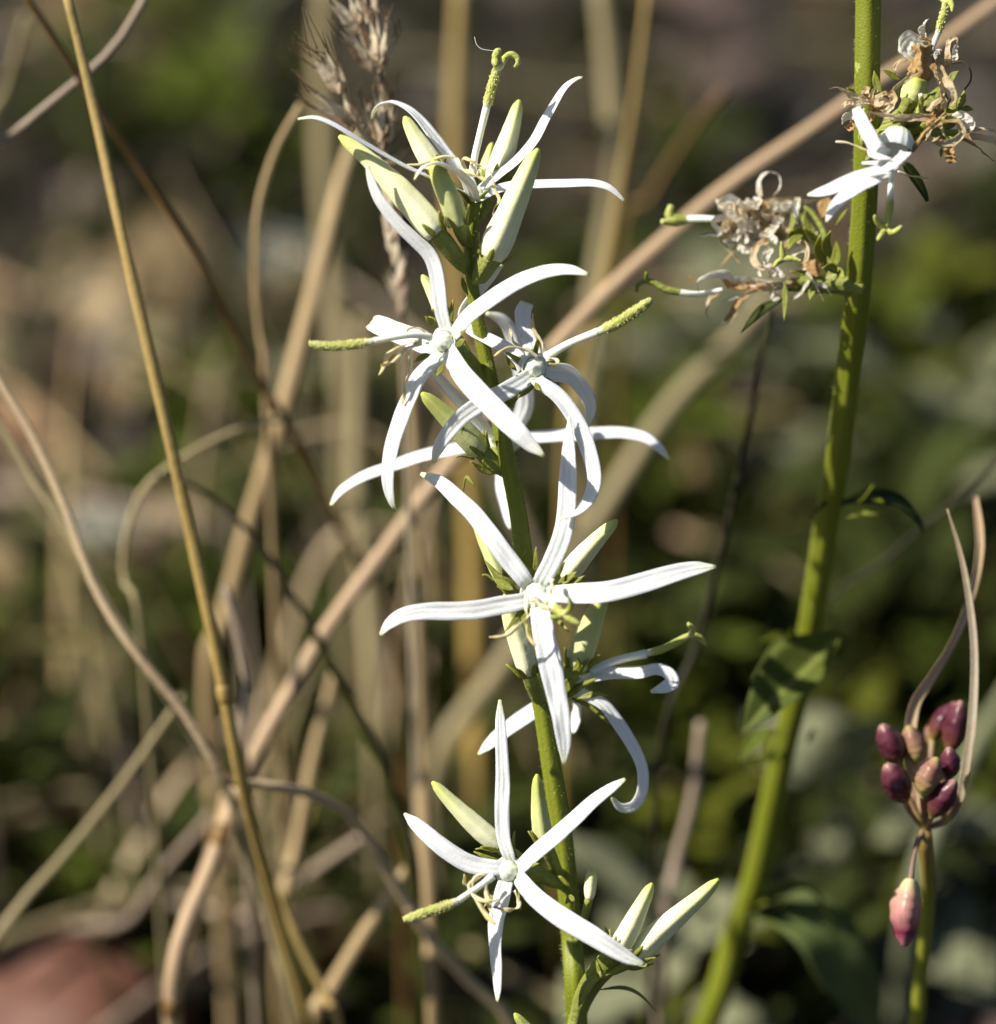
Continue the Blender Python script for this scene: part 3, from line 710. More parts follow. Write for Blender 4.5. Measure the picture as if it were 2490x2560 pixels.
def withered(parts, parent_name, plant, reg, dz, core, core_r, core_mat='dry_brown', wob=0.55):
    c3 = path(reg, core, dz)
    k = SC(lerpk(dz, 0))
    f = add(parent_name, tube(c3, [core_r * k * q for q in (0.6, 0.95, 1, 0.95, 0.9, 0.95, 0.7)], seg=20, nu=20, ribs=(5, 0.16), bump=0.3), M[core_mat], plant.root)
    for i, (pts, w, mt, d) in enumerate(parts):
        add('withered_petal', ribbon(path(reg, pts, d), w * k * 0.95, camdir(-0.3, 0.4, 0.85), STRIP if i % 2 else BLADE, roll=(0, 50 * ((i * 7) % 5 - 2)), cup=0.30, thick=0.00022, nu=40, nv=8, wob=wob * 1.2, seed=i + 3, fold=0.4, sheet=True), M[mt], f)
    return f

# upright withered flower and its neighbours
w1 = withered([
    ([(1130, 430), (1010, 385), (905, 430), (872, 520), (930, 580), (1030, 585), (1075, 520)], 30, 'dry_white', (-4, -8, -9)),
    ([(1140, 480), (1040, 440), (960, 480), (960, 560), (1040, 600)], 26, 'dry_white', (-6, -10, -10)),
    ([(1135, 400), (1110, 310), (1140, 240), (1195, 190)], 24, 'dry_white', (-4, -5)),
    ([(1225, 690), (1290, 830), (1330, 950), (1320, 1040)], 14, 'dry_pale', (-5, -7)),
    ([(1255, 665), (1350, 800), (1440, 930), (1475, 1040), (1400, 1140)], 24, 'dry_pale', (-5, -8, -7)),
    ([(1080, 755), (960, 830), (860, 900), (770, 970)], 14, 'dry_pale', (-6, -8)),
    ([(780, 970), (815, 1040), (800, 1130), (740, 1180), (670, 1165)], 20, 'dry_pale', (-8, -9)),
    ([(760, 990), (690, 1010), (660, 1080), (720, 1060), (790, 1080)], 22, 'dry_pale', (-7, -9)),
    ([(1400, 720), (1400, 560), (1425, 440), (1480, 420), (1490, 500)], 20, 'dry_pale', (2, 2)),
    ([(1475, 640), (1465, 560), (1480, 470)], 16, 'dry_white', (4, 4)),
    ([(1250, 620), (1290, 560), (1330, 530)], 26, 'dry_white', (1, 0)),
    ([(990, 620), (880, 650), (840, 740), (890, 800), (1000, 760)], 12, 'dry_pale', (1, 3)),
], 'withered_flower', tall, K1, (-2, -3), [(1060, 900), (1095, 760), (1130, 610), (1145, 430)], 28)
add('ovary', tube(path(K1, [(990, 1130), (1020, 1030), (1050, 930), (1075, 830)], (-2, -3)), [14 * SC(), 30 * SC(), 33 * SC(), 30 * SC(), 24 * SC()], seg=16, ribs=(5, 0.08)), M['bud_green'], w1)
add('style', tube(path(K1, [(1190, 640), (1240, 480), (1290, 350)], (-3, -4)), [7 * SC(), 7.5 * SC(), 8 * SC()], seg=12), M['style'], w1)
sg = path(K1, [(1285, 360), (1320, 250), (1355, 130), (1370, 20)], (-4, -4))
add('stigma', tube(sg, [7 * SC(), 9.5 * SC(), 9.5 * SC(), 9 * SC(), 8 * SC()], seg=12, bump=0.1), M['stigma'], w1)
add('pollen', grains(sg, [7 * SC(), 9.5 * SC(), 9.5 * SC(), 9 * SC(), 8 * SC()], 120, 1.8 * SC(), 5), M['pollen'], w1)['kind'] = 'stuff'
add('stigma_lobe', tube(path(K1, [(1370, 30), (1410, 10), (1440, 60), (1438, 120)], (-4, -6)), [7 * SC(), 8 * SC(), 8 * SC(), 6 * SC(), 2 * SC()], seg=12, bump=0.1), M['stigma'], w1)
add('stigma_lobe', tube(path(K1, [(1365, 20), (1330, -10), (1290, -10)], (-4, -3)), [7 * SC(), 7 * SC(), 5 * SC(), 2 * SC()], seg=12, bump=0.1), M['stigma'], w1)
w2 = withered([
    ([(620, 1110), (470, 1030), (310, 960), (220, 915), (135, 938)], 13, 'dry_pale', (-5, -7)),
    ([(600, 1110), (440, 1070), (370, 1040), (310, 1000)], 14, 'dry_pale', (-6, -8)),
    ([(630, 1130), (600, 1250), (600, 1330), (640, 1390)], 24, 'dry_brown', (-5, -5)),
    ([(600, 1100), (540, 1020), (540, 910)], 22, 'dry_pale', (-3, -3)),
    ([(620, 1090), (585, 1020), (610, 950), (655, 940), (660, 975), (630, 985)], 10, 'dry_pale', (-6, -7)),
    ([(500, 1130), (400, 1190), (300, 1230), (262, 1310)], 26, 'dry_white', (-2, -2)),
    ([(430, 1090), (330, 1095), (260, 1150)], 14, 'dry_pale', (-3, -3)),
    ([(560, 1080), (480, 1100), (420, 1160)], 18, 'dry_white', (-6, -7)),
    ([(420, 1260), (380, 1330), (300, 1340)], 22, 'dry_brown', (0, 1)),
    ([(640, 1120), (560, 1060), (500, 990), (520, 940)], 16, 'dry_brown', (-4, -5)),
], 'withered_flower', tall, K1, (-4, -5), [(700, 1190), (660, 1150), (615, 1105)], 13)
w3 = withered([
    ([(1270, 1240), (1060, 1245), (860, 1240), (690, 1205), (515, 1180)], 21, 'dry_pale', (-7, -9, -9)),
    ([(1320, 1190), (1250, 1130), (1180, 1180), (1240, 1090), (1330, 1030)], 18, 'dry_pale', (-6, -8)),
    ([(1330, 1180), (1355, 1080), (1320, 1000)], 18, 'dry_pale', (-6, -7)),
    ([(1360, 1255), (1480, 1285), (1545, 1390), (1480, 1475), (1360, 1512), (1240, 1490)], 20, 'dry_pale', (-6, -8)),
    ([(1440, 1240), (1560, 1225), (1640, 1290), (1670, 1370), (1600, 1400)], 24, 'dry_white', (-4, -6)),
    ([(1290, 1270), (1325, 1390), (1390, 1480)], 14, 'dry_pale', (-7, -8)),
    ([(1330, 1300), (1230, 1340), (1190, 1440), (1250, 1480), (1320, 1440)], 14, 'dry_pale', (-7, -9)),
    ([(1380, 1200), (1290, 1280), (1200, 1350)], 12, 'dry_pale', (-8, -9)),
    ([(1600, 1400), (1730, 1370), (1900, 1395), (2000, 1380)], 16, 'dry_pale', (-3, -3)),
    ([(1580, 1450), (1720, 1450), (1900, 1490), (2000, 1500)], 18, 'dry_pale', (-2, -2)),
    ([(1520, 1460), (1700, 1560), (1800, 1650), (1895, 1715)], 12, 'dry_brown', (3, 5)),
    ([(1420, 1490), (1420, 1600), (1445, 1720)], 30, 'dry_brown', (6, 8)),
], 'withered_flower', tall, K1, (-5, -6), [(1180, 1330), (1240, 1260), (1310, 1200)], 14)
add('style', tube(path(K1, [(1375, 1185), (1260, 1310), (1150, 1405), (1075, 1520), (990, 1605)], (-8, -10)), [3 * SC(), 5 * SC(), 5 * SC(), 6 * SC(), 7 * SC()], seg=10, bump=0.4), M['dry_brown'], w3)
add('style', tube(path(K1, [(1440, 665), (1550, 655), (1630, 740), (1635, 850), (1570, 950)], (1, 1)), [2.4 * SC()] * 3, seg=8), M['dark_brown'], w3)
add('style', tube(path(K1, [(1110, 1000), (1112, 1090), (1085, 1200)], (-6, -4)), [6.5 * SC(), 7 * SC(), 8 * SC()], seg=10), M['stigma'], w3)
for pp, rr, d in [([(480, 1500), (680, 1430), (880, 1330), (1000, 1120)], (18, 16, 14, 14), (0, -2)), ([(640, 1450), (850, 1400), (1050, 1360), (1200, 1300)], (15, 14, 14, 14), (2, -3)), ([(880, 1350), (1180, 1430), (1450, 1420), (1560, 1400)], (14, 13, 12, 10), (3, 0)),
                  ([(870, 1350), (900, 1230), (960, 1120), (990, 1060)], (12, 14, 16, 18), (-3, -4)), ([(700, 1430), (900, 1250), (1150, 1150), (1350, 980)], (18, 24, 26, 20), (6, 6)), ([(900, 1400), (1150, 1330), (1400, 1250), (1500, 1050)], (22, 28, 26, 16), (8, 6))]:
    add('branch', tube(path(K1, pp, d), [q * SC() for q in rr], seg=14, ribs=(5, 0.08)), M['ovary'], tall.root)
for pp, w, d in [([(690, 990), (640, 880), (615, 745)], 20, (-4, -4)), ([(890, 850), (790, 790), (695, 728)], 18, (1, 0)), ([(420, 1000), (370, 960), (325, 930)], 14, (-1, -2)), ([(870, 1030), (840, 980), (880, 900)], 16, (-4, -5)), ([(1080, 1040), (1180, 1030), (1260, 1060)], 18, (-4, -5)),
                 ([(1240, 1050), (1290, 1000), (1330, 920)], 14, (-4, -5)), ([(1420, 880), (1450, 800), (1510, 750)], 18, (6, 6)), ([(1500, 1150), (1550, 1060), (1570, 950)], 20, (4, 4)), ([(1540, 1160), (1600, 1150), (1665, 1160)], 18, (4, 4)), ([(700, 1310), (760, 1270), (840, 1275)], 16, (-5, -6)),
                 ([(1000, 1480), (1100, 1450), (1210, 1490)], 20, (0, -2)), ([(1330, 1560), (1325, 1610), (1320, 1670)], 10, (2, 2)), ([(480, 1380), (455, 1440), (455, 1490)], 7, (-5, -6)), ([(1380, 1440), (1440, 1480), (1510, 1515)], 14, (0, -1)), ([(1300, 1120), (1420, 1180), (1500, 1150)], 14, (-2, -3)),
                 ([(520, 1700), (560, 1660), (600, 1640)], 12, (-3, -3))]:
    add('bract', ribbon(path(K1, pp, d), w * SC(0), camdir(-0.2, 0.4, 0.9), LEAF, cup=0.35, thick=0.0003, nu=14, nv=6), M['sepal'], tall.root)
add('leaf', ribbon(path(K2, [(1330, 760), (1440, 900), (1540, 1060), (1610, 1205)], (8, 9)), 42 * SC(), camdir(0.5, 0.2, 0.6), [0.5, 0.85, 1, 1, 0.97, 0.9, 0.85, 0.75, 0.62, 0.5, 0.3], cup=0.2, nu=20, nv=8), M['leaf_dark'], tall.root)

# the one fresh white bloom, nodding
fb = add('flower', lathe(P(*K2(1245, 500), -9), camdir(-0.22, -0.93, 0.28), [(q * 40 * SC(-8), r * 40 * SC(-8)) for q, r in ((-1.0, 0.12), (-0.92, 0.45), (-0.7, 0.76), (-0.35, 0.97), (0.1, 1.08), (0.5, 1.10), (0.52, 1.02), (0.1, 0.98), (-0.4, 0.8), (-0.6, 0.3))], seg=60, ribs=(15, 0.03)), M['cup'], tall.root)
for pts, w, d, o in [
    ([(1110, 660), (1010, 580), (930, 440), (840, 270), (760, 95)], 37, (-13, -15, -14, -12), dict(hint=camdir(-0.4, 0.3, 0.9), prof=[1, 1, 1, 1, 1, 1, 0.98, 0.92, 0.86, 0.76, 0.5])),
    ([(1230, 760), (1130, 820), (950, 880), (700, 960), (420, 1075), (185, 1132)], 40, (-13, -16, -17, -16), dict(hint=camdir(-0.1, 0.5, 0.85), prof=PETAL_B)),
    ([(1200, 800), (1020, 920), (800, 1030), (620, 1150), (480, 1310), (408, 1455)], 34, (-11, -14, -14), dict(hint=camdir(0.1, 0.4, 0.9), prof=PETAL_B)),
    ([(1130, 590), (1010, 560), (950, 620), (1010, 670), (1190, 700)], 22, (-13, -16, -17), dict(hint=camdir(-0.4, 0.7, 0.5), prof=[1, 1, 1, 1, 1, 1, 0.95, 0.85, 0.66, 0.4, 0.05])),
    ([(1250, 720), (1100, 745), (960, 750), (835, 750)], 22, (-12, -15, -14), dict(hint=camdir(0, 0.7, 0.6), prof=[1, 1, 1, 1, 1, 1, 0.95, 0.9, 0.8, 0.7, 0.4])),
    ([(1360, 620), (1290, 700), (1200, 770), (1080, 840), (900, 900)], 30, (-12, -17, -17), dict(hint=camdir(-0.3, 0.1, 0.9), prof=[1, 1, 1, 1, 1, 1, 0.95, 0.85, 0.7, 0.5, 0.1])),
]:
    add('petal', ribbon(path(K2, pts, d), w * SC(-14), o['hint'], o.get('prof', PETAL), cup=0.18, thick=0.0003, nu=36, nv=10, ridge=0.018, wob=0.12, seed=len(pts) + w), M['petal_specked' if w in (30, 22) else 'petal'], fb)
add('style', tube(path(K2, [(1195, 760), (1180, 950), (1172, 1170)], (-12, -13)), [7 * SC(), 7 * SC(), 8 * SC()], seg=12), M['style'], fb)
sg = path(K2, [(1173, 1150), (1165, 1280), (1145, 1400), (1110, 1540)], (-13, -13))
add('stigma', tube(sg, [8.5 * SC(), 9.5 * SC(), 10 * SC(), 9 * SC(), 7 * SC()], seg=12, bump=0.08), M['stigma'], fb)
for lp, d in [([(1110, 1530), (1040, 1480), (1000, 1420), (985, 1375)], (-13, -15)), ([(1115, 1525), (1170, 1575), (1240, 1560), (1305, 1500)], (-13, -15)), ([(1110, 1540), (1070, 1600), (1020, 1665)], (-13, -16))]:
    add('stigma_lobe', tube(path(K2, lp, d), [6 * SC(), 7.5 * SC(), 7.5 * SC(), 7 * SC(), 3 * SC()], seg=12, bump=0.1), M['stigma'], fb)
for pts, d in [([(520, 497), (640, 505), (720, 530), (820, 570), (920, 610)], (-10, -11)), ([(1260, 850), (1400, 900), (1500, 915), (1620, 935)], (-8, -6))]:
    add('stamen', ribbon(path(K2, pts, d), 6 * SC(), camdir(0, 0.4, 0.9), STRIP, roll=(0, 220), nu=24, nv=4, wob=0.4), M['stamen'], fb)
add('ovary', tube(path(K2, [(1270, 250), (1260, 320), (1250, 380)], (-4, -7)), [12 * SC(), 14 * SC(), 16 * SC()], seg=14, ribs=(5, 0.1)), M['ovary'], fb)

# lower, softer cluster on the left of that stem
lower_parts = [
    ([(1085, 290), (1075, 170), (1150, 98), (1225, 130), (1232, 215), (1180, 285)], 15, 'dry_white', (22, 22)),
    ([(1150, 480), (980, 420), (860, 310), (750, 350)], 24, 'dry_white', (24, 20)),
    ([(1100, 480), (960, 480), (830, 440), (800, 380)], 24, 'dry_white', (24, 18)),
    ([(1100, 520), (950, 500), (880, 470)], 26, 'dry_white', (22, 18)),
    ([(800, 500), (770, 460), (720, 490), (760, 590), (590, 605)], 16, 'dry_white', (20, 20)),
    ([(900, 560), (760, 640), (850, 740), (915, 825)], 14, 'dry_pale', (22, 20)),
    ([(1080, 560), (950, 560), (870, 640), (900, 610)], 22, 'dry_white', (22, 17)),
    ([(900, 690), (980, 715), (1060, 680)], 16, 'dry_white', (18, 17)),
    ([(1120, 560), (1160, 620), (1210, 680)], 26, 'dry_white', (18, 16)),
    ([(1180, 560), (1210, 500), (1230, 440)], 22, 'dry_white', (20, 17)),
    ([(1380, 300), (1350, 420), (1375, 520)], 18, 'dry_white', (22, 20)),
    ([(1100, 330), (1120, 400), (1040, 460), (1000, 380)], 22, 'dry_pale', (24, 20)),
    ([(1050, 350), (1160, 330), (1300, 320), (1450, 330), (1600, 310)], 16, 'dry_pale', (26, 26)),
    ([(960, 320), (1000, 400), (940, 450)], 18, 'dry_pale', (26, 22)),
    ([(1140, 640), (1050, 700), (1040, 800), (1100, 860), (1150, 800)], 20, 'dry_pale', (16, 13)),
    ([(1170, 700), (1110, 780), (1130, 860), (1180, 840)], 22, 'dry_white', (15, 12)),
    ([(1250, 700), (1300, 660), (1390, 640), (1450, 700), (1440, 800), (1380, 840)], 15, 'dry_pale', (16, 12)),
    ([(1330, 750), (1420, 700), (1470, 700), (1450, 820)], 18, 'dry_white', (16, 14)),
    ([(1080, 880), (1060, 920), (1110, 940)], 16, 'dry_white', (16, 14)),
    ([(1150, 920), (1220, 890), (1280, 900)], 26, 'dry_white', (16, 14)),
    ([(1420, 860), (1480, 940), (1540, 1040), (1580, 1120)], 10, 'dry_white', (16, 14)),
    ([(1470, 960), (1400, 1060), (1330, 1110)], 10, 'dry_white', (16, 14)),
    ([(1520, 980), (1600, 1000), (1650, 1075)], 12, 'dry_white', (16, 15)),
    ([(1400, 520), (1470, 530), (1530, 600)], 11, 'dry_white', (22, 20)),
    ([(900, 680), (830, 770), (750, 870)], 6, 'dry_brown', (22, 20)),
    ([(1250, 540), (1300, 520), (1280, 580)], 12, 'dry_pale', (20, 17)),
]
r5 = random.Random(11)
for q in range(60):
    cx, cy = r5.uniform(800, 1300), r5.uniform(330, 640)
    a0 = r5.uniform(0, 6.28); rr = r5.uniform(30, 62); sg_ = r5.choice((-1, 1))
    lower_parts.append(([(cx + rr * math.cos(a0 + sg_ * t * 1.1), cy + rr * 0.9 * math.sin(a0 + sg_ * t * 1.1)) for t in range(3)], r5.uniform(24, 42), r5.choice(['dry_white', 'dry_white', 'dry_pale']), (26, 20 + r5.uniform(-3, 4))))
w4 = withered(lower_parts, 'withered_flower', tall, K3, (26, 22), [(1450, 620), (1250, 520), (1080, 470)], 18, core_mat='dry_pale')
w5 = withered([
    ([(1180, 1000), (1000, 985), (850, 960), (770, 890), (650, 910), (580, 960), (590, 1050)], 34, 'dry_white', (18, 14)),
    ([(1150, 1010), (950, 1000), (830, 1000), (780, 960)], 26, 'dry_brown', (18, 15)),
    ([(1100, 1020), (950, 1080), (850, 1110), (790, 1130)], 16, 'dry_white', (18, 16)),
    ([(1000, 1050), (900, 1130), (850, 1220), (800, 1280)], 14, 'dry_brown', (20, 20)),
    ([(760, 1060), (690, 1100), (660, 1180), (665, 1250)], 14, 'dry_pale', (18, 18)),
    ([(900, 1200), (820, 1300), (720, 1300)], 6, 'dry_pale', (22, 24)),
    ([(560, 960), (520, 930), (510, 905)], 10, 'dry_brown', (18, 18)),
    ([(1300, 970), (1220, 1010), (1180, 1050), (1240, 1090)], 30, 'dry_white', (18, 16)),
], 'withered_flower', tall, K3, (18, 16), [(1380, 980), (1200, 1000), (1050, 1000)], 9, core_mat='dry_pale')
k2 = SC(18)
add('style', tube(path(K3, [(780, 1030), (600, 1065), (440, 1050)], (16, 16)), [6 * k2, 8 * k2, 8 * k2], seg=10), M['style'], w5)
add('stigma', tube(path(K3, [(445, 1050), (340, 1030), (240, 975), (170, 960), (110, 990), (105, 1045)], (16, 16)), [8 * k2, 10 * k2, 9 * k2, 8 * k2, 6 * k2, 4 * k2], seg=10), M['ovary'], w5)
add('stigma_lobe', tube(path(K3, [(190, 965), (170, 930), (180, 890)], (16, 15)), [7 * k2, 7 * k2, 5 * k2], seg=10), M['ovary'], w5)
add('style', tube(path(K3, [(760, 470), (620, 465), (480, 470)], (22, 24)), [7 * k2, 9 * k2, 9 * k2], seg=10), M['style'], w4)
add('stigma_lobe', tube(path(K3, [(520, 470), (420, 455), (360, 440), (375, 360)], (24, 23)), [9 * k2, 12 * k2, 12 * k2, 8 * k2], seg=10), M['stigma'], w4)
add('stigma_lobe', tube(path(K3, [(500, 475), (400, 490), (300, 492)], (24, 22)), [9 * k2, 13 * k2, 8 * k2], seg=10), M['stigma'], w4)
for lp in ([(1260, 800), (1255, 720), (1250, 650)], [(1260, 785), (1330, 780), (1405, 800)], [(1270, 785), (1220, 810), (1185, 850)]):
    add('stigma_lobe', tube(path(K3, lp, (12, 11)), [7 * k2, 7.5 * k2, 6 * k2, 3 * k2], seg=10), M['stigma'], w5)
for pp, rr, d in [([(1900, 1010), (1780, 990), (1600, 980), (1400, 960)], (20, 20, 18, 14), (16, 18)), ([(1700, 985), (1650, 880), (1600, 720), (1570, 620)], (13, 15, 16, 11), (17, 18)), ([(1600, 720), (1520, 620), (1450, 520), (1400, 430)], (10, 13, 12, 7), (20, 22)),
                  ([(1620, 700), (1580, 560), (1500, 430), (1430, 370)], (8, 8, 7, 5), (20, 22)), ([(1560, 640), (1420, 600), (1300, 560)], (12, 14, 11), (24, 24)), ([(1850, 1150), (1750, 1020), (1500, 1000), (1300, 990)], (16, 18, 18, 16), (18, 20))]:
    add('branch', tube(path(K3, pp, d), [q * k2 for q in rr], seg=14, ribs=(5, 0.08)), M['ovary'], tall.root)
for pp, w, d, mt in [([(1270, 1100), (1120, 1170), (1020, 1260), (925, 1365)], 28, (20, 24), 'leaf_dark'), ([(1275, 960), (1280, 1120), (1270, 1280)], 15, (14, 13), 'sepal'), ([(1480, 960), (1490, 1040), (1475, 1115)], 20, (15, 14), 'sepal'), ([(1600, 940), (1700, 900), (1750, 935)], 36, (14, 12), 'sepal'),
                     ([(1330, 420), (1340, 500), (1300, 600)], 14, (18, 16), 'sepal'), ([(1640, 880), (1690, 760), (1680, 620)], 26, (14, 12), 'sepal'), ([(1600, 820), (1540, 700), (1560, 590)], 30, (15, 12), 'sepal'), ([(1640, 780), (1600, 660), (1640, 560)], 26, (14, 11), 'sepal'), ([(1560, 700), (1480, 600), (1420, 540)], 22, (16, 14), 'sepal'), ([(1500, 640), (1440, 480), (1440, 380)], 14, (18, 17), 'sepal'), ([(1420, 600), (1340, 640), (1300, 720)], 20, (14, 12), 'sepal'), ([(1690, 900), (1640, 850), (1570, 860)], 24, (13, 11), 'sepal'), ([(1440, 640), (1380, 560), (1330, 560)], 20, (18, 16), 'sepal'), ([(1430, 680), (1400, 620), (1390, 590)], 14, (16, 14), 'sepal'), ([(1780, 380), (1720, 460), (1680, 520)], 8, (16, 18), 'sepal'),
                     ([(1620, 300), (1600, 380), (1570, 460)], 44, (22, 22), 'dry_brown'), ([(1560, 760), (1500, 830), (1540, 930)], 50, (16, 16), 'dry_brown'), ([(1450, 880), (1390, 900), (1320, 880)], 18, (14, 12), 'sepal'), ([(1160, 1150), (1150, 1300), (1110, 1460), (1100, 1560)], 12, (40, 60), 'leaf')]:
    add('bract', ribbon(path(K3, pp, d), w * k2, camdir(-0.2, 0.4, 0.9), LEAF, cup=0.35, thick=0.0003, nu=14, nv=6), M[mt], tall.root)

# leaves lower down the tall stem
kl = SC(50)
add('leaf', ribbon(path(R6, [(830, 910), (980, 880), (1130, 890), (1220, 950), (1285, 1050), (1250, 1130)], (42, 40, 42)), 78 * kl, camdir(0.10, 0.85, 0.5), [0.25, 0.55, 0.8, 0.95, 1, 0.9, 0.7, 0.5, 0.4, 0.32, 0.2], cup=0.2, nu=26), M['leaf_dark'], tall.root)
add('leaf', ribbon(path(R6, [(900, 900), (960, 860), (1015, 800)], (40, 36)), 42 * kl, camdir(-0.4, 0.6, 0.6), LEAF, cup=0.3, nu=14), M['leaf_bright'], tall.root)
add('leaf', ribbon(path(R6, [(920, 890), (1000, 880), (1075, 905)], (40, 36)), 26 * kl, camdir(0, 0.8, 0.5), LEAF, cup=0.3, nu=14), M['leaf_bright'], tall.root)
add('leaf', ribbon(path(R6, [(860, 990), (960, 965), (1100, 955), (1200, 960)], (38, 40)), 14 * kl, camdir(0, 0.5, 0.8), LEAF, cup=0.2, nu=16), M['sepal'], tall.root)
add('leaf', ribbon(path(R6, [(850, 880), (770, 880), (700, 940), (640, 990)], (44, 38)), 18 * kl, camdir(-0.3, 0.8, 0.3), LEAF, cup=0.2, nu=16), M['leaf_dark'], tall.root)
for i, (pp, w, d, mt, h) in enumerate([
        ([(1370, 320), (1200, 470), (960, 690), (700, 950), (430, 1270)], 150, (50, 50, 46, 46), 'leaf_stem', camdir(-0.35, 0.35, 0.9)),
        ([(1050, 420), (860, 480), (700, 640), (540, 760)], 70, (70, 74), 'leaf_stem', camdir(-0.3, 0.4, 0.9)),
        ([(1040, 430), (950, 400), (900, 280)], 40, (60, 54), 'leaf_bright', camdir(-0.6, 0.4, 0.7)),
        ([(1000, 460), (800, 340), (600, 400)], 24, (66, 60), 'leaf_bright', camdir(-0.4, 0.6, 0.6)),
        ([(880, 1250), (760, 1300), (700, 1440), (760, 1560)], 40, (72, 66), 'leaf_bright', camdir(-0.5, 0.5, 0.7)),
        ([(700, 1200), (560, 1350), (420, 1560)], 50, (66, 62), 'leaf', camdir(-0.5, 0.5, 0.7)),
        ([(880, 1350), (700, 1500), (520, 1560)], 36, (78, 72), 'leaf', camdir(-0.5, 0.5, 0.7)),
        ([(1050, 1350), (1100, 1280), (1120, 1220)], 26, (80, 76), 'leaf_bright', camdir(-0.3, 0.5, 0.8))]):
    add('leaf', ribbon(path(K6, pp, d), w * kl, h, LEAF, cup=0.15, fold=0.7 if i == 0 else 0.25, nu=22, wob=0.1, seed=i), M[mt], tall.root)
add('leaf', ribbon(path(R7, [(290, 1330), (480, 1300), (680, 1400), (850, 1650), (960, 1850), (1060, 2100)], (100, 88, 92, 110)), 170 * kl, camdir(-0.2, 0.55, 0.8), LEAF, cup=0.15, fold=0.2, nu=30, wob=0.15, seed=5), M['leaf_low'], tall.root)
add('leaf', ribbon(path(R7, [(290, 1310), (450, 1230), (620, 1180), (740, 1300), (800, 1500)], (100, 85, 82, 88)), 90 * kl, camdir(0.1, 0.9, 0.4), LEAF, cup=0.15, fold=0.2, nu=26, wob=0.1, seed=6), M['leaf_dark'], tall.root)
for pp in ([(320, 1320), (360, 1280), (410, 1270)], [(420, 1300), (480, 1270), (530, 1250)]):
    add('leaf', ribbon(path(R7, pp, (96, 84)), 34 * kl, camdir(-0.3, 0.6, 0.7), LEAF, cup=0.2, nu=12), M['leaf_bright'], tall.root)

# ------------------------------------------------------------------ wild onion with purple buds
ko = SC(28)
def path_o(reg, pts, d):
    return path(reg, pts, [q - 16 for q in d])
opx = [V(1768, 1592), V(1772, 1660), V(1774, 1720), V(1768, 1800), V(1758, 1880), V(1748, 1975)]
opt = [P(x, y, lerpk((24, 55), i / 5)) for i, (x, y) in enumerate(opx)]
foot = Vector((opt[-1].x - 0.004, opt[-1].y + 0.045, -0.01))
onion = empty('wild_onion', (foot.x, foot.y, 0), 'wild onion with a tight head of dark purple buds and two papery tails', 'wild onion')
add('stem', tube([foot, opt[-1].lerp(foot, 0.5)] + opt[::-1], [23 * ko, 23 * ko, 23 * ko, 23 * ko, 22 * ko, 20 * ko, 18 * ko, 17 * ko], seg=16, nu=50), M['stem_onion'], onion)
node = (1300, 850)
def obud(pts, r, mt, d, via=None):
    b = add('flower_bud', tube(path_o(R7, pts, d), [r * 0.46 * ko * q for q in (0.35, 0.68, 0.9, 1, 1, 0.93, 0.78, 0.55, 0.2)], seg=18, nu=20, ribs=(3, 0.10), bump=0.16, seed=pts[0][0] * 0.01), M[mt], onion)
    pp = [node] + (via or []) + [pts[0]]
    dd = lerpk(d, 0)
    if len(pp) == 2:
        pp = [node, ((node[0] + pts[0][0]) / 2 + (pts[0][0] - node[0]) * 0.12, (node[1] + pts[0][1]) / 2), pts[0]]
    add('pedicel', tube(path_o(R7, pp, [41, dd]), [7 * ko, 6 * ko, 8 * ko], seg=10, nu=14), M['pedicel'] if via else M['onion_pale'], b)
obud([(1155, 470), (1110, 370), (1058, 255)], 72, 'onion_purple', (40, 38))
obud([(1190, 690), (1145, 590), (1085, 480)], 76, 'onion_purple', (36, 33))
obud([(1275, 480), (1245, 380), (1205, 260)], 66, 'onion_pale', (40, 40))
obud([(1290, 650), (1320, 550), (1375, 445)], 72, 'onion_pale', (32, 30))
obud([(1450, 410), (1480, 260), (1510, 120)], 66, 'onion_purple', (42, 40))
obud([(1440, 560), (1445, 470), (1440, 385)], 56, 'onion_purple', (34, 32))
obud([(1345, 770), (1400, 680), (1475, 575)], 68, 'onion_purple', (34, 30))
obud([(1345, 340), (1400, 230), (1480, 130)], 52, 'onion_purple', (48, 48))
obud([(1330, 380), (1340, 310), (1355, 240)], 44, 'onion_pale', (50, 50))
obud([(1240, 720), (1250, 650), (1250, 560)], 56, 'onion_pale', (44, 44))
obud([(1420, 800), (1440, 720), (1490, 640)], 50, 'onion_pale', (40, 38))
obud([(1222, 1135), (1195, 1300), (1185, 1515)], 80, 'onion_droop', (34, 33), via=[(1275, 900), (1240, 1010)])
add('spathe', ribbon(path_o(R7, [(1290, 840), (1250, 620), (1215, 400), (1240, 150), (1340, -20), (1470, -240), (1570, -500), (1612, -720), (1610, -870), (1590, -1050)], (41, 40, 42, 46, 52)), 27 * ko, camdir(-0.3, 0.4, 0.8), [0.5, 0.8, 1.2, 1.25, 1.1, 1, 0.95, 0.9, 0.9, 0.9, 0.5], cup=0.5, nu=44, roll=(0, 60, 20)), M['straw_pink'], onion)
add('spathe', ribbon(path_o(R7, [(1310, 845), (1460, 760), (1520, 600), (1565, 300), (1585, 20), (1580, -250), (1545, -520), (1500, -740), (1430, -975)], (41, 36, 34, 34)), 22 * ko, camdir(-0.3, 0.4, 0.8), [0.5, 0.8, 1, 1, 0.95, 0.9, 0.85, 0.8, 0.7, 0.5, 0.15], cup=0.5, nu=44, roll=(0, 40)), M['husk'], onion)

# ------------------------------------------------------------------ dry grass: ear and stalks
def to_ground(p, dx=0.0, dy=0.02):
    return Vector((p.x + dx, p.y + dy, -0.008))

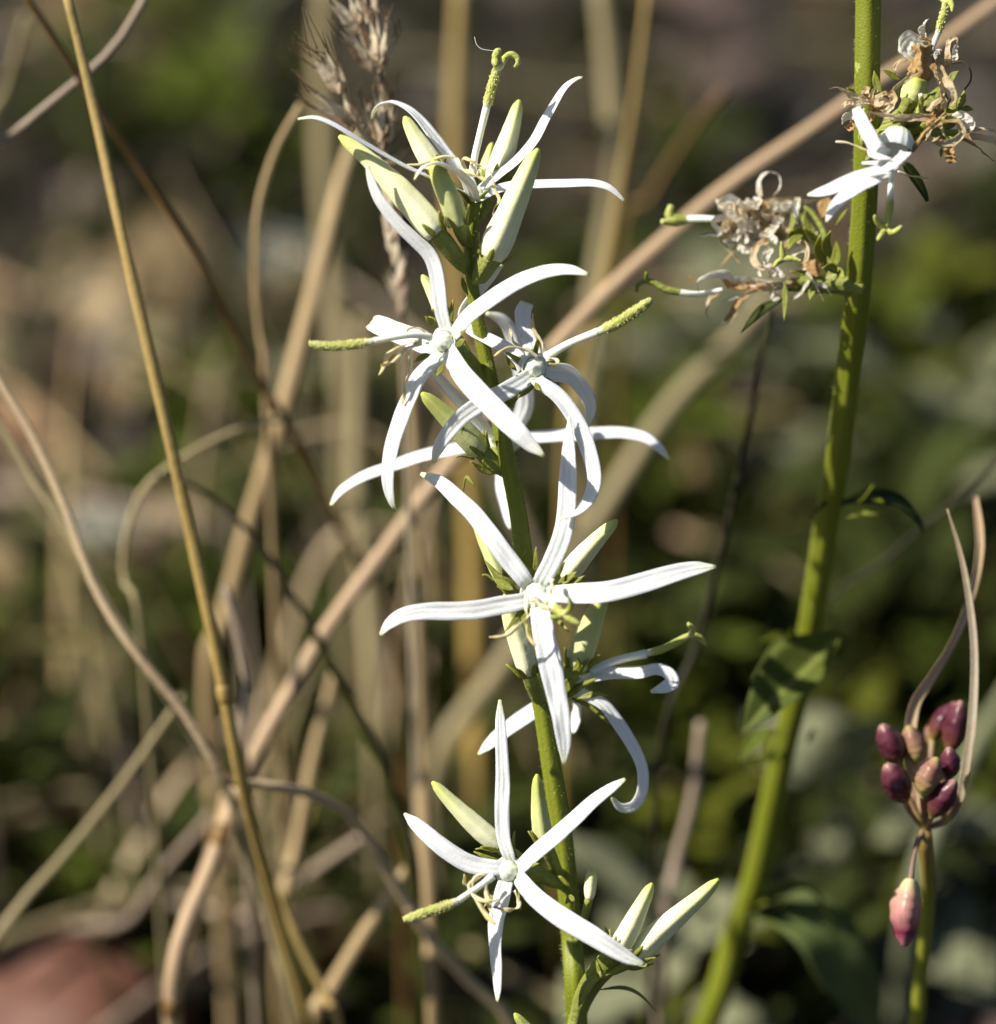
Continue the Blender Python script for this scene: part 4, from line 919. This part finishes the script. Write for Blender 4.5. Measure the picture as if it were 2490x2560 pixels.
def stalk(name, reg, pts, dz, w, mat, label, lean=(0, 0.03), group=None, ends='low', flat=0.85, nodes=(), cat='grass stalk', sheath=None):
    p3 = path(reg, pts, dz)
    low = p3[-1]
    if 'low' in ends:
        p3.append(low.lerp(to_ground(low, *lean), 0.5)); p3.append(to_ground(low, *lean))
    if 'first' in ends:
        f = p3[0]; p3 = [to_ground(f, *lean), f.lerp(to_ground(f, *lean), 0.5)] + p3
    p3 = p3[::-1]
    d0 = lerpk(dz, 0.5)
    r = w * 0.47 * SC(d0)
    prof = [r * 1.1, r * 1.05, r, r, r, r * 0.98, r * 0.95, r * 0.92, r * 0.85, r * 0.7]
    root = empty(name, (p3[0].x, p3[0].y, 0), label, cat, group)
    add('culm', tube(p3, prof, seg=12, nu=70, flat=flat, bump=0.10, seed=len(pts) + w), M[mat], root)
    c = resample(p3, 200)
    for u in nodes:                       # swollen joints
        i = int(u * 199)
        a, b = c[max(i - 1, 0)], c[min(i + 1, 200)]
        d = (b - a).normalized()
        q = c[i]
        add('node', tube([q - d * r * 1.3, q - d * r * 0.4, q + d * r * 0.4, q + d * r * 1.3], [r * 0.98, r * 1.14, r * 1.15, r * 0.99], seg=12, nu=10), M['straw_brown' if mat == 'straw_pink' else mat], root)
    return root

G = 'dry grass stalks'
stalk('grass_stalk', V, [(122, -30), (150, 80), (185, 230), (240, 480), (310, 780), (360, 1000), (410, 1230), (455, 1460), (500, 1640), (545, 1800), (590, 1985)], (22, 30, 48, 95), 36, 'straw_gold', 'long golden straw stalk slanting across in front of all the other stalks', nodes=(0.62,))
stalk('grass_stalk', V, [(35, -30), (140, 130), (230, 270), (370, 480), (470, 680), (560, 830), (620, 950), (690, 1080), (760, 1220)], (45, 70, 110, 150), 26, 'straw_brown', 'thin brown stalk crossing behind the long golden straw')
stalk('grass_stalk', V, [(285, -20), (240, 60), (190, 120), (100, 195), (10, 270), (-60, 320)], (55, 60), 30, 'straw_grey', 'mauve grey bent stalk passing behind the golden straw', lean=(-0.02, 0.03))
stalk('grass_stalk', V, [(575, 200), (530, 280), (500, 370), (489, 450), (490, 560), (500, 650), (510, 760)], (75, 85, 100), 24, 'straw_tan', 'short curved tan stalk with a thin arched tip')
stalk('grass_stalk', V, [(-40, 650), (0, 730), (60, 830), (120, 960), (180, 1120), (250, 1235), (340, 1345), (395, 1430), (430, 1490), (500, 1500), (600, 1520), (680, 1570), (750, 1680), (820, 1790), (900, 1880), (980, 1985)], (50, 48, 60, 100), 31, 'straw_kink', 'pinkish grey stalk kinked sharply where it meets the golden straw', nodes=(0.52,))
stalk('grass_stalk', V, [(-30, 760), (0, 810), (60, 910), (130, 1020), (220, 1180), (300, 1300), (360, 1390), (430, 1500), (470, 1620), (520, 1780), (570, 1985)], (62, 66, 105), 28, 'straw_green', 'pale greenish straw running just behind the kinked pinkish stalk')
stalk('grass_stalk', V, [(690, 240), (655, 340), (600, 560), (540, 790), (480, 990), (430, 1180), (400, 1300)], (130, 130, 150), 52, 'straw_tan', 'broad soft tan straw leaning behind the thin brown stalk', nodes=(0.45,))
stalk('grass_stalk', V, [(1960, -40), (1800, 80), (1680, 155), (1560, 240), (1400, 350), (1280, 450), (1100, 620), (850, 900), (730, 1060), (620, 1212), (540, 1350), (470, 1480), (400, 1660), (330, 1890)], (110, 105, 100, 80), 44, 'straw_pink', 'very long pinkish tan straw running diagonally behind both flower stems', nodes=(0.42, 0.33), ends='low')
stalk('grass_stalk', V, [(775, 640), (785, 800), (792, 1000), (800, 1300), (812, 1600), (825, 1985)], (115, 120), 40, 'straw_tan', 'upright tan stalk standing just behind the grass ear', nodes=(0.5,))
stalk('grass_stalk', V, [(1240, -30), (1215, 180), (1190, 330), (1150, 550), (1110, 700), (1080, 860)], (140, 180), 26, 'straw_gold', 'narrow ochre stalk upright behind the raised white petal', nodes=(0.45,))
stalk('grass_stalk', V, [(1145, -30), (1165, 150), (1170, 320), (1140, 560), (1120, 800)], (250, 260), 60, 'straw_green', 'wide pale blurred stalk upright behind the narrow ochre stalk')
stalk('grass_stalk', V, [(620, -30), (615, 150), (620, 350), (640, 560), (660, 800)], (260, 280), 62, 'straw_green', 'wide pale blurred stalk rising behind the grass ear')
stalk('grass_stalk', V, [(880, -30), (870, 200), (868, 420), (880, 700), (900, 1000), (905, 1300), (915, 1500)], (230, 260), 48, 'straw_gold', 'blurred yellowish stalk standing behind the topmost flower')
stalk('grass_stalk', V, [(690, 600), (685, 760), (680, 900), (700, 1100), (720, 1400)], (220, 230), 50, 'straw_green', 'blurred grey green stalk left of the upright tan stalk')
stalk('grass_stalk', V, [(780, 1660), (700, 1780), (640, 1880), (590, 1985)], (105, 115), 46, 'straw_tan', 'thick jointed straw butt leaning at the foot of the golden stalk', nodes=(0.75,))
stalk('grass_stalk', V, [(432, 1520), (420, 1600), (385, 1700), (350, 1830), (330, 1890)], (100, 110), 44, 'straw_tan', 'thick snapped straw hanging down from the kink of the pinkish stalk', ends='', nodes=(0.4,))
stalk('grass_stalk', V, [(300, 908), (360, 925), (430, 970), (510, 1060), (590, 1190), (660, 1310), (720, 1430), (770, 1560), (800, 1700)], (70, 80, 100), 20, 'stalk_dark', 'thin dark brown stem arching down to the right of the golden straw', cat='stem')
stalk('grass_stalk', V, [(540, 800), (470, 815), (410, 840), (340, 880), (270, 940), (238, 1040), (240, 1120), (270, 1220)], (95, 90, 95), 20, 'straw_green', 'thin curved straw arching over to the left behind the golden stalk')
stalk('grass_stalk', V, [(350, 1330), (260, 1460), (200, 1540), (110, 1650), (40, 1730), (-20, 1840)], (95, 110), 26, 'straw_green', 'pale straw slanting down to the left below the kinked stalk', lean=(-0.02, 0.05))
stalk('grass_stalk', V, [(1475, 590), (1455, 690), (1435, 790), (1400, 960), (1370, 1080), (1330, 1240), (1260, 1450)], (60, 90), 22, 'stalk_dark', 'slim dark green stem between the spike and the tall stem', cat='stem')
stalk('grass_stalk', V, [(1480, 560), (1390, 660), (1280, 780), (1180, 930), (1060, 1120), (940, 1300), (840, 1460)], (240, 230), 54, 'straw_green', 'broad blurred straw slanting behind the central flower')
stalk('grass_stalk', V, [(1340, 1380), (1325, 1520), (1295, 1640), (1270, 1780)], (120, 130), 34, 'straw_grey', 'pale grey tan stalk standing right of the lowest flower')
stalk('grass_stalk', V, [(590, 1200), (680, 1370), (740, 1500), (775, 1640), (800, 1800), (810, 1985)], (90, 95), 18, 'blade_green', 'narrow green stem rising left of the lowest flower', cat='stem')
stalk('grass_stalk', V, [(430, 1120), (455, 1220), (470, 1320), (465, 1450)], (80, 85), 30, 'straw_grey', 'short pinkish grey stub crossing behind the golden straw')
stalk('grass_stalk', V, [(640, 1280), (600, 1440), (565, 1620), (530, 1800)], (130, 130), 32, 'straw_tan', 'tan stalk partly hidden behind the long pinkish tan straw')
stalk('grass_stalk', V, [(690, 1600), (560, 1690), (480, 1750)], (150, 180), 30, 'straw_grey', 'grey fallen straw lying low behind the thick straw butt', lean=(-0.05, 0.15))
stalk('grass_stalk', V, [(400, 1560), (300, 1680), (240, 1760)], (150, 190), 28, 'straw_grey', 'dim grey straw behind the snapped hanging straw', lean=(-0.04, 0.12))
stalk('grass_stalk', V, [(1930, 860), (1840, 945), (1760, 1010), (1680, 1080), (1600, 1130), (1562, 1180), (1532, 1300), (1502, 1420), (1470, 1570), (1440, 1690)], (95, 100, 110, 130), 12, 'stalk_dark', 'thin dark twig behind the curled dark leaf of the tall stem', cat='twig', lean=(-0.03, 0.06))
stalk('grass_stalk', V, [(1960, 1270), (1870, 1420), (1800, 1560), (1750, 1700)], (190, 200), 60, 'leaf_grey', 'broad pale grey blade behind the purple onion buds', cat='grass blade')
stalk('grass_stalk', V, [(530, 1700), (570, 1800), (620, 1900), (650, 1990)], (90, 95), 26, 'straw_gold', 'short golden offshoot at the base of the long golden straw')
stalk('grass_stalk', V, [(1385, 170), (1320, 250), (1240, 380), (1190, 480)], (200, 220), 22, 'straw_brown', 'faint brown stalk tip behind the raised white petal')
stalk('grass_stalk', V, [(50, 30), (30, 110), (5, 190), (-30, 320)], (150, 170), 30, 'straw_green', 'pale green straw leaning at the edge of the mauve grey stalk', lean=(-0.03, 0.05))

# grass ear
rach = path(GE, [(900, -60), (900, 100), (910, 300), (930, 550), (965, 800), (985, 1000), (985, 1250), (990, 1600), (1040, 1950), (1080, 2400), (1150, 3000)], (26, 28, 34, 60))
ft = to_ground(rach[-1], 0.003, 0.04)
ear = empty('grass_ear', (ft.x, ft.y, 0), 'dry bristly grass ear with dark and pale husks beside the topmost flower', 'grass ear')
ke = SC(30)
add('culm', tube((rach + [rach[-1].lerp(ft, 0.5), ft])[::-1], [14 * ke, 13 * ke, 12 * ke, 10 * ke, 9 * ke, 8 * ke, 6 * ke], seg=10, nu=70), M['husk'], ear)
side_r = path(GE, [(990, 1500), (900, 1400), (780, 1270), (690, 1080), (620, 860), (600, 780)], (30, 24))
add('culm', tube(side_r, [8 * ke, 8 * ke, 6 * ke, 5 * ke], seg=10, nu=24), M['husk'], ear)
re_ = random.Random(17)
def spikelet(base, tip, w, mt, d, awn=None):
    ctrl = [base, ((base[0] * 0.5 + tip[0] * 0.5) + (base[1] - tip[1]) * 0.04, (base[1] * 0.5 + tip[1] * 0.5)), tip]
    h = add('husk', ribbon(path(GE, ctrl, d), w * 0.30 * ke, camdir(-0.5, 0.45, 0.75), [0.5, 0.8, 1, 1, 0.95, 0.85, 0.7, 0.5, 0.32, 0.18, 0.06], cup=0.35, thick=0.0004, nu=20, nv=8, wob=0.2, sheet=True), M[mt], ear)
    if awn:
        add('awn', tube(path(GE, [tip, ((tip[0] + awn[0]) / 2, (tip[1] + awn[1]) / 2 + 10), awn], (lerpk(d, 1), lerpk(d, 1) - 1)), [2.4 * ke, 1.8 * ke, 0.7 * ke], seg=6, nu=10), M['husk_dark'], h)
for a in [((860, 650), (560, 280), 110, 'husk', (28, 24), (470, 130)), ((880, 500), (700, 150), 80, 'husk_dark', (30, 28), (560, 20)), ((720, 320), (500, -20), 120, 'husk', (26, 24), (400, -200)),
          ((850, 220), (730, -60), 80, 'husk', (28, 26), None), ((720, 200), (640, -60), 70, 'husk', (26, 25), None), ((890, 560), (850, 180), 90, 'husk', (26, 25), (800, 30)), ((940, 600), (990, 220), 90, 'husk', (26, 25), (1010, 60)),
          ((960, 640), (1060, 350), 60, 'husk', (28, 30), (1110, 200)), ((950, 680), (1010, 330), 50, 'husk_dark', (30, 32), (1020, 90)), ((560, 860), (350, 460), 120, 'husk', (24, 21), (238, 95)), ((600, 870), (420, 560), 90, 'husk', (23, 20), (170, 350)),
          ((580, 860), (330, 640), 70, 'husk', (26, 26), (110, 400)), ((590, 850), (540, 600), 60, 'husk_dark', (27, 26), (420, 300)), ((680, 1160), (340, 880), 90, 'husk', (25, 22), (110, 650)), ((700, 1230), (280, 960), 90, 'husk', (25, 22), (160, 890)),
          ((660, 1080), (600, 820), 70, 'husk', (27, 27), None), ((720, 1200), (680, 950), 60, 'husk_dark', (29, 29), (560, 620)), ((760, 1250), (860, 960), 60, 'husk', (30, 31), (720, 820)), ((890, 1320), (820, 1000), 80, 'husk', (28, 28), (750, 780)),
          ((930, 1340), (900, 1100), 90, 'husk', (26, 24), None), ((960, 1300), (940, 880), 70, 'husk', (27, 26), (900, 620)), ((980, 1280), (1080, 1000), 60, 'husk', (30, 32), (1100, 680)), ((1000, 1450), (1070, 1180), 70, 'husk', (32, 34), (1130, 960)),
          ((1010, 1580), (1180, 1400), 50, 'husk_dark', (34, 36), (1200, 1150)), ((900, 140), (880, -60), 80, 'husk_dark', (28, 28), None), ((940, 820), (960, 560), 60, 'husk_dark', (28, 28), None), ((1000, 1700), (900, 1350), 80, 'husk', (32, 34), None),
          ((1010, 2200), (960, 1800), 70, 'husk', (40, 40), None), ((1080, 2500), (1030, 2100), 60, 'husk', (46, 46), None), ((1080, 2300), (1130, 1980), 60, 'husk', (44, 44), None), ((1120, 2800), (1010, 2520), 70, 'husk', (52, 50), None), ((1140, 2950), (1160, 2600), 60, 'husk', (56, 56), None), ((1000, 1900), (930, 1600), 70, 'husk', (36, 36), None), ((1010, 2000), (1060, 1720), 70, 'husk', (38, 40), None), ((1040, 2350), (980, 2080), 60, 'husk', (44, 44), None), ((1090, 2700), (1150, 2350), 60, 'husk', (50, 52), None)]:
    spikelet(*a)
    for q in range(2):
        j = lambda p, z: (p[0] + re_.uniform(-z, z), p[1] + re_.uniform(-z, z)) if p else None
        spikelet(j(a[0], 35), j(a[1], 75), a[2] * re_.uniform(0.45, 0.8), re_.choice(['husk', 'husk', 'husk', 'husk_dark']), (a[4][0] + re_.uniform(-3, 3), a[4][1] + re_.uniform(-4, 3)), j(a[5], 60))

# ------------------------------------------------------------------ ground cover: dead leaves, stones, herbs
def local_leaf(L, w, seed, curl, prof=LEAF):
    r_ = random.Random(seed)
    pts = [Vector((0, 0, 0)), Vector((L * 0.33, r_.uniform(-.06, .06) * L, curl * L * 0.5)), Vector((L * 0.68, r_.uniform(-.1, .1) * L, curl * L * 0.55)), Vector((L, r_.uniform(-.1, .1) * L, curl * L * r_.uniform(-0.3, 0.4)))]
    return ribbon(pts, w, Vector((0, 0, 1)), prof, cup=r_.uniform(-0.3, 0.4), fold=r_.uniform(-0.2, 0.4), nu=10, nv=6, wob=0.35, seed=seed, thick=0.0004)

def shared(name, data, mat):
    v, f, t, s = data
    return mesh(name, v, f, t, s, M[mat])

def stone_mesh(seed, mat, n=10):
    v, f, t, s = lathe(Vector((0, 0, 0)), Vector((0, 0, 1)), [(-math.cos(math.pi * i / n), max(math.sin(math.pi * i / n), 0.02)) for i in range(n + 1)], seg=16)
    v = [Vector((p.x, p.y * 0.8, p.z * 0.62)) * (1 + 0.28 * noise.noise(p * 1.3 + Vector((seed * 7, 0, 0))) + 0.1 * noise.noise(p * 3.7 + Vector((seed * 3, 0, 0)))) for p in v]
    return mesh('stone', v, f, t, s, M[mat])

DEAD = {k: [shared('dead_leaf', local_leaf(1.0, 0.42 + 0.1 * i, 40 + i, 0.25 + 0.12 * i), k) for i in range(4)] for k in ('dead_leaf', 'dead_leaf_pale', 'dead_leaf_mauve')}
STONES = {k: [stone_mesh(i + 1, k) for i in range(4)] for k in ('stone', 'stone_pale')}
DL = {'dead_leaf': ('brown dead leaf on the soil behind ', 'brown dead leaves on the soil'),
      'dead_leaf_pale': ('straw coloured dead leaf on the soil behind ', 'straw coloured dead leaves on the soil'),
      'dead_leaf_mauve': ('grey mauve dead leaf on the soil behind ', 'grey mauve dead leaves on the soil')}

ANCH = [(1190, 420, 'the topmost white flower'), (930, 200, 'the bristly grass ear'), (1100, 850, 'the upper left star flower'), (1350, 930, 'the upper right star flower'), (1340, 1480, 'the central star flower'), (1500, 1720, 'the shaded side-facing flower'),
        (1280, 2180, 'the lowest star flower'), (1600, 2350, 'the pair of low cream buds'), (1880, 600, 'the lower withered cluster'), (2350, 250, 'the upper withered cluster'), (2060, 1300, 'the bare middle of the tall stem'), (1940, 1700, 'the folded leaf of the tall stem'),
        (2330, 1900, 'the purple onion buds'), (2250, 2400, 'the drooping onion bud'), (2420, 1400, 'the papery onion tails'), (180, 120, 'the top of the long golden straw'), (360, 800, 'the middle of the long golden straw'), (560, 1800, 'the foot of the long golden straw'), (60, 250, 'the mauve grey bent stalk'),
        (140, 1200, 'the kinked pinkish stalk'), (700, 1000, 'the broad soft tan straw'), (200, 2000, 'the slanting pale straw'), (850, 2000, 'the bent end of the pinkish stalk'), (560, 2350, 'the snapped hanging straw'), (150, 2420, 'the reddish brown lump'), (1040, 1500, 'the upright tan stalk'), (1600, 200, 'the narrow ochre stalk'), (650, 450, 'the short curved tan stalk'), (1860, 1000, 'the slim dark stem'), (2050, 200, 'the top of the tall stem')]

def where(p):
    d = p - CAM; z = d.dot(FWD)
    px, py = 1245 + d.dot(RGT) / z / KPX, 1280 - d.dot(UPV) / z / KPX
    return min(ANCH, key=lambda a: (a[0] - px) ** 2 + (a[1] - py) ** 2)[2]

def dead_leaf(p, size, kind, r_, lift=0.0):
    o = bpy.data.objects.new('dead_leaf', r_.choice(DEAD[kind])); COL.objects.link(o)
    o.location = (p.x, p.y, 0.002 + lift + r_.uniform(0, 0.008))
    o.rotation_euler = (r_.uniform(-0.5, 0.5), r_.uniform(-0.4, 0.15), r_.uniform(0, 6.28))
    o.scale = (size, size, size)
    tag(o, DL[kind][0] + where(p), 'dead leaf', DL[kind][1])

def stone(p, size, kind, r_, label=None):
    o = bpy.data.objects.new('stone', r_.choice(STONES[kind])); COL.objects.link(o)
    o.location = (p.x, p.y, size * 0.2)
    o.rotation_euler = (r_.uniform(-0.3, 0.3), r_.uniform(-0.3, 0.3), r_.uniform(0, 6.28))
    o.scale = (size, size * r_.uniform(0.8, 1.1), size * r_.uniform(0.8, 1.1))
    if kind == 'stone': tag(o, 'small grey brown stone on the soil behind ' + where(p), 'stone', 'grey brown stones on the soil')
    else: tag(o, 'pale chalky stone on the soil behind ' + where(p), 'stone', 'pale stones on the soil')

HERB = {'leaf': ('low weed with mid green leaves behind ', 'mid green weeds behind the flowers'),
        'leaf_dark': ('low weed with dark green leaves behind ', 'dark green weeds behind the flowers'),
        'leaf_grey': ('low weed with pale grey green leaves behind ', 'grey green weeds behind the flowers'),
        'leaf_bright': ('low weed with yellow green leaves behind ', 'yellow green weeds behind the flowers')}
LEAFM = {k: [shared('leaf', local_leaf(1.0, 0.34 + 0.09 * i, 70 + i, 0.15 + 0.06 * i), k) for i in range(4)] for k in HERB}
STEMM = {k: shared('stem', tube([Vector((0, 0, -0.05)), Vector((0.03, 0.02, 0.35)), Vector((-0.02, 0.03, 0.7)), Vector((0.02, -0.02, 1.0))], [0.022, 0.02, 0.016, 0.008], seg=6, nu=8), k) for k in HERB}

def herb(p, h, leaf, kind, r_, n=8):
    root = empty('leafy_weed', (p.x, p.y, 0), HERB[kind][0] + where(p), 'weed', HERB[kind][1])
    st = bpy.data.objects.new('stem', STEMM[kind]); COL.objects.link(st); st.parent = root; st.scale = (h, h, h)
    a = r_.uniform(0, 6.28)
    for i in range(n):
        u = 0.15 + 0.85 * i / (n - 1)
        o = bpy.data.objects.new('leaf', r_.choice(LEAFM[kind])); COL.objects.link(o); o.parent = root
        a += 2.4 + r_.uniform(-0.3, 0.3)
        o.location = (0.0, 0.0, u * h)
        o.rotation_euler = (r_.uniform(-0.3, 0.3), r_.uniform(-0.7, 0.25) - 0.3 * u, a)
        s = leaf * r_.uniform(0.7, 1.2) * (1.1 - 0.4 * u)
        o.scale = (s, s, s)

rg = random.Random(21)
# placed where the photograph shows them
for px, py, sz, kind in [(350, 840, .030, 'dead_leaf_pale'), (230, 900, .028, 'dead_leaf_pale'), (60, 780, .030, 'dead_leaf_pale'), (290, 960, .030, 'dead_leaf_pale'), (110, 1010, .030, 'dead_leaf_pale'), (300, 780, .030, 'dead_leaf_pale'), (30, 1140, .030, 'dead_leaf_pale'), (180, 1180, .04, 'dead_leaf'), (520, 880, .026, 'dead_leaf_pale'), (130, 700, .030, 'dead_leaf_pale'), (40, 930, .030, 'dead_leaf_pale'), (170, 1050, .04, 'dead_leaf'), (270, 1010, .026, 'dead_leaf_pale'),
                         (40, 1250, .028, 'dead_leaf_pale'), (220, 1290, .026, 'dead_leaf_pale'), (400, 1400, .03, 'dead_leaf_pale'), (1440, 140, .09, 'dead_leaf_mauve'), (1750, 330, .06, 'dead_leaf_mauve'), (1500, 420, .06, 'dead_leaf'), (1650, 120, .06, 'dead_leaf_mauve'),
                         (1330, 60, .07, 'dead_leaf_mauve'), (1900, 200, .06, 'dead_leaf_mauve'), (2050, 60, .06, 'dead_leaf'), (100, 380, .05, 'dead_leaf_mauve'), (560, 230, .05, 'dead_leaf_mauve'), (620, 420, .05, 'dead_leaf_mauve'), (540, 640, .05, 'dead_leaf_mauve'), (250, 60, .05, 'dead_leaf_mauve'),
                         (1920, 1380, .03, 'dead_leaf'), (1760, 1360, .03, 'dead_leaf'), (1800, 1560, .03, 'dead_leaf'), (1860, 2400, .03, 'dead_leaf'), (1900, 2440, .035, 'dead_leaf_pale'), (2450, 2440, .03, 'dead_leaf_pale'), (2250, 2300, .03, 'dead_leaf_mauve')]:
    dead_leaf(GD(px, py, 0.012), sz, kind, rg, 0.012)
for px, py, sz in [(420, 770, .026), (690, 720, .026), (470, 640, .020), (220, 2130, .012), (280, 1730, .012), (730, 960, .013), (270, 1340, .011), (2400, 2540, .010)]:
    stone(GD(px, py), sz, 'stone_pale', rg)
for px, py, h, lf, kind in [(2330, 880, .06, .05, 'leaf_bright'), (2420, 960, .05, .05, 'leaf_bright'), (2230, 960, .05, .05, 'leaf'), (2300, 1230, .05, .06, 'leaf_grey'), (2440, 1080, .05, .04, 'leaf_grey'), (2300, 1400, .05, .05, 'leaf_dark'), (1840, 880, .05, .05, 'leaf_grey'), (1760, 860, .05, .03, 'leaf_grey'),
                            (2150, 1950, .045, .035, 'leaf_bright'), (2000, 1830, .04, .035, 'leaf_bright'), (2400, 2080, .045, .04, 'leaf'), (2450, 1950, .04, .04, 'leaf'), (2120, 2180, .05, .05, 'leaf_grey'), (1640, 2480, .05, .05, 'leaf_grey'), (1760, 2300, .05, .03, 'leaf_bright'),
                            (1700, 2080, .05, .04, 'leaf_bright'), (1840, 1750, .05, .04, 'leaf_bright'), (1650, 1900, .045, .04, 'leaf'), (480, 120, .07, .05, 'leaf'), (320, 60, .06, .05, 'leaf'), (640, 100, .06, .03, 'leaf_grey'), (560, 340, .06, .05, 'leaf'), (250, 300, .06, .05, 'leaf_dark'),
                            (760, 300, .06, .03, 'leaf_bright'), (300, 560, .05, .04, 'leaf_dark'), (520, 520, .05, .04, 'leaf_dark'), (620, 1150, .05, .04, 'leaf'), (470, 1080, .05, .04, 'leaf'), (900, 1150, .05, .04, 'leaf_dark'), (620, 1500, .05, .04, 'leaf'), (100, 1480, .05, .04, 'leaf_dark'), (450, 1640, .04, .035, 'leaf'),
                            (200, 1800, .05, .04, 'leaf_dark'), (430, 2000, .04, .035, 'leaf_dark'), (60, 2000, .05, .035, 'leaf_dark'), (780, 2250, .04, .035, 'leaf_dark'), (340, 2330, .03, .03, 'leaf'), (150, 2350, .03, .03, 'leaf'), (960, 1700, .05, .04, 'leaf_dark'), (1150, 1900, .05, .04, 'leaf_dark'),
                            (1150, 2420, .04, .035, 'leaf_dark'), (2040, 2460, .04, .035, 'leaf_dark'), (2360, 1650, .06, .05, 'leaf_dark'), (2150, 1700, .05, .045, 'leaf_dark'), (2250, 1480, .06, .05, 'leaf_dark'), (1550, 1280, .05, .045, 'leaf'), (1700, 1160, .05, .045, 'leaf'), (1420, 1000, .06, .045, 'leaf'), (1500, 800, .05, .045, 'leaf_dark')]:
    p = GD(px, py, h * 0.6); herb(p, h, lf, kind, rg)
# and what lies between, thinner towards the bare brown litter at the back right
def free(px, py):
    return True
for _ in range(120):
    px, py = rg.uniform(-350, 2750), rg.uniform(-250, 2650)
    bare = px > 1250 and py < 620
    k = rg.choice(['dead_leaf', 'dead_leaf_mauve', 'dead_leaf_mauve'] if bare or px > 900 else ['dead_leaf', 'dead_leaf_pale', 'dead_leaf_mauve', 'dead_leaf', 'dead_leaf'])
    dead_leaf(GD(px, py), rg.uniform(.02, .05), k, rg)
for _ in range(60):
    stone(GD(rg.uniform(-300, 2700), rg.uniform(-250, 2600)), rg.uniform(.004, .016), 'stone', rg)
for _ in range(62):
    px, py = rg.uniform(-600, 2750), rg.uniform(-250, 2700)
    if px > 1150 and py < 720: continue
    if px < 850 and 600 < py < 1250: continue
    h = rg.uniform(.03, .075)
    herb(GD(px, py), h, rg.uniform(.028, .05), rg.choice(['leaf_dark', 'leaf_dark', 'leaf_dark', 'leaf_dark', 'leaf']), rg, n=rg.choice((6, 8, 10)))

FALLEN = [shared('fallen_straw', tube([Vector((-0.5, 0, 0.01)), Vector((-0.15, 0.02 * i, 0.05)), Vector((0.2, -0.03 * i, 0.07)), Vector((0.5, 0.02, 0.02))], [0.012, 0.013, 0.012, 0.009], seg=8, nu=16, flat=0.7, bump=0.1), k) for i, k in enumerate(('straw_tan', 'straw_grey', 'straw_green', 'straw_pink'))]
for _ in range(70):
    p = GD(rg.uniform(-300, 2700), rg.uniform(-200, 2600))
    o = bpy.data.objects.new('fallen_straw', rg.choice(FALLEN)); COL.objects.link(o)
    o.location = (p.x, p.y, 0.006 + rg.uniform(0, 0.02)); o.rotation_euler = (rg.uniform(-.3, .3), rg.uniform(-0.25, 0.25), rg.uniform(0, 6.28)); q = rg.uniform(.06, .16); o.scale = (q, q, q)
    tag(o, 'loose dry straw lying on the soil behind ' + where(p), 'straw', 'loose straws on the soil')

rb = random.Random(33)
for q in range(58):
    if q < 40: px, py = rb.uniform(-100, 1250), rb.uniform(1700, 2650)
    else: px, py = rb.uniform(500, 1700), rb.uniform(1200, 2500)
    b = GD(px, py); b.z = -0.005
    h = rb.uniform(.05, .15) if q < 40 else rb.uniform(.10, .22); a = rb.uniform(0, 6.28); l = h * rb.uniform(.15, 1.1)
    d = Vector((math.cos(a), 0.5 * math.sin(a) + 0.25, 0))
    pts = [b, b + d * l * 0.22 + Vector((0, 0, h * 0.45)), b + d * l * 0.55 + Vector((0, 0, h * 0.82)), b + d * l + Vector((0, 0, h * rb.uniform(.75, 1.05)))]
    if min((p - CAM).dot(FWD) for p in pts) < 0.66 or pts[3].x > 0.03 * (pts[3] - CAM).dot(FWD): continue
    o = add('dry_grass_blade', ribbon(pts, rb.uniform(.0012, .0026), Vector((-0.5, -0.8, 0.3)), BLADE, roll=(0, rb.uniform(-120, 120)), cup=0.4, nu=22, nv=4, thick=0.0004), M[rb.choice(['straw_tan', 'straw_gold', 'straw_green', 'straw_kink', 'straw_tan', 'straw_grey'])])
    tag(o, 'thin dry grass blade rising behind ' + where(pts[2]), 'grass blade', 'thin dry grass blades behind the flowers')

# thin green grass among the weeds: nobody could count it
ds = []
for _ in range(600):
    p = GD(rg.uniform(-500, 2750), rg.uniform(-200, 2700)); p.z = -0.005
    h = rg.uniform(.03, .10); a = rg.uniform(0, 6.28); b = rg.uniform(.1, .7) * h
    d = Vector((math.cos(a), math.sin(a), 0))
    ds.append(ribbon([p, p + d * b * 0.25 + Vector((0, 0, h * 0.5)), p + d * b * 0.6 + Vector((0, 0, h * 0.85)), p + d * b + Vector((0, 0, h))], rg.uniform(.0012, .0028), Vector((-math.sin(a), math.cos(a), 0.2)).cross(d), BLADE, nu=6, nv=2, thick=0.0003))
tag(add('grass', join(*ds), M['blade_green']), 'thin green grass growing between the weeds', 'grass', kind='stuff')

# reddish-brown rounded lump low in the corner
c = GD(130, 2640, 0.0)
v, f, t, s = lathe(Vector((0, 0, 0)), Vector((0, 0, 1)), [(-math.cos(math.pi * i / 24), max(math.sin(math.pi * i / 24), 0.02)) for i in range(25)], seg=48)
v = [Vector((p.x * 0.033, p.y * 0.026, p.z * 0.023)) * (1 + 0.16 * noise.noise(p * 1.7 + Vector((4, 2, 1))) + 0.05 * noise.noise(p * 5)) + Vector((c.x + 0.002, c.y, 0.004)) for p in v]
tag(add('stone', (v, f, t, s), M['stone_red']), 'smooth rounded reddish brown lump lying low beneath the dry stalks', 'stone')
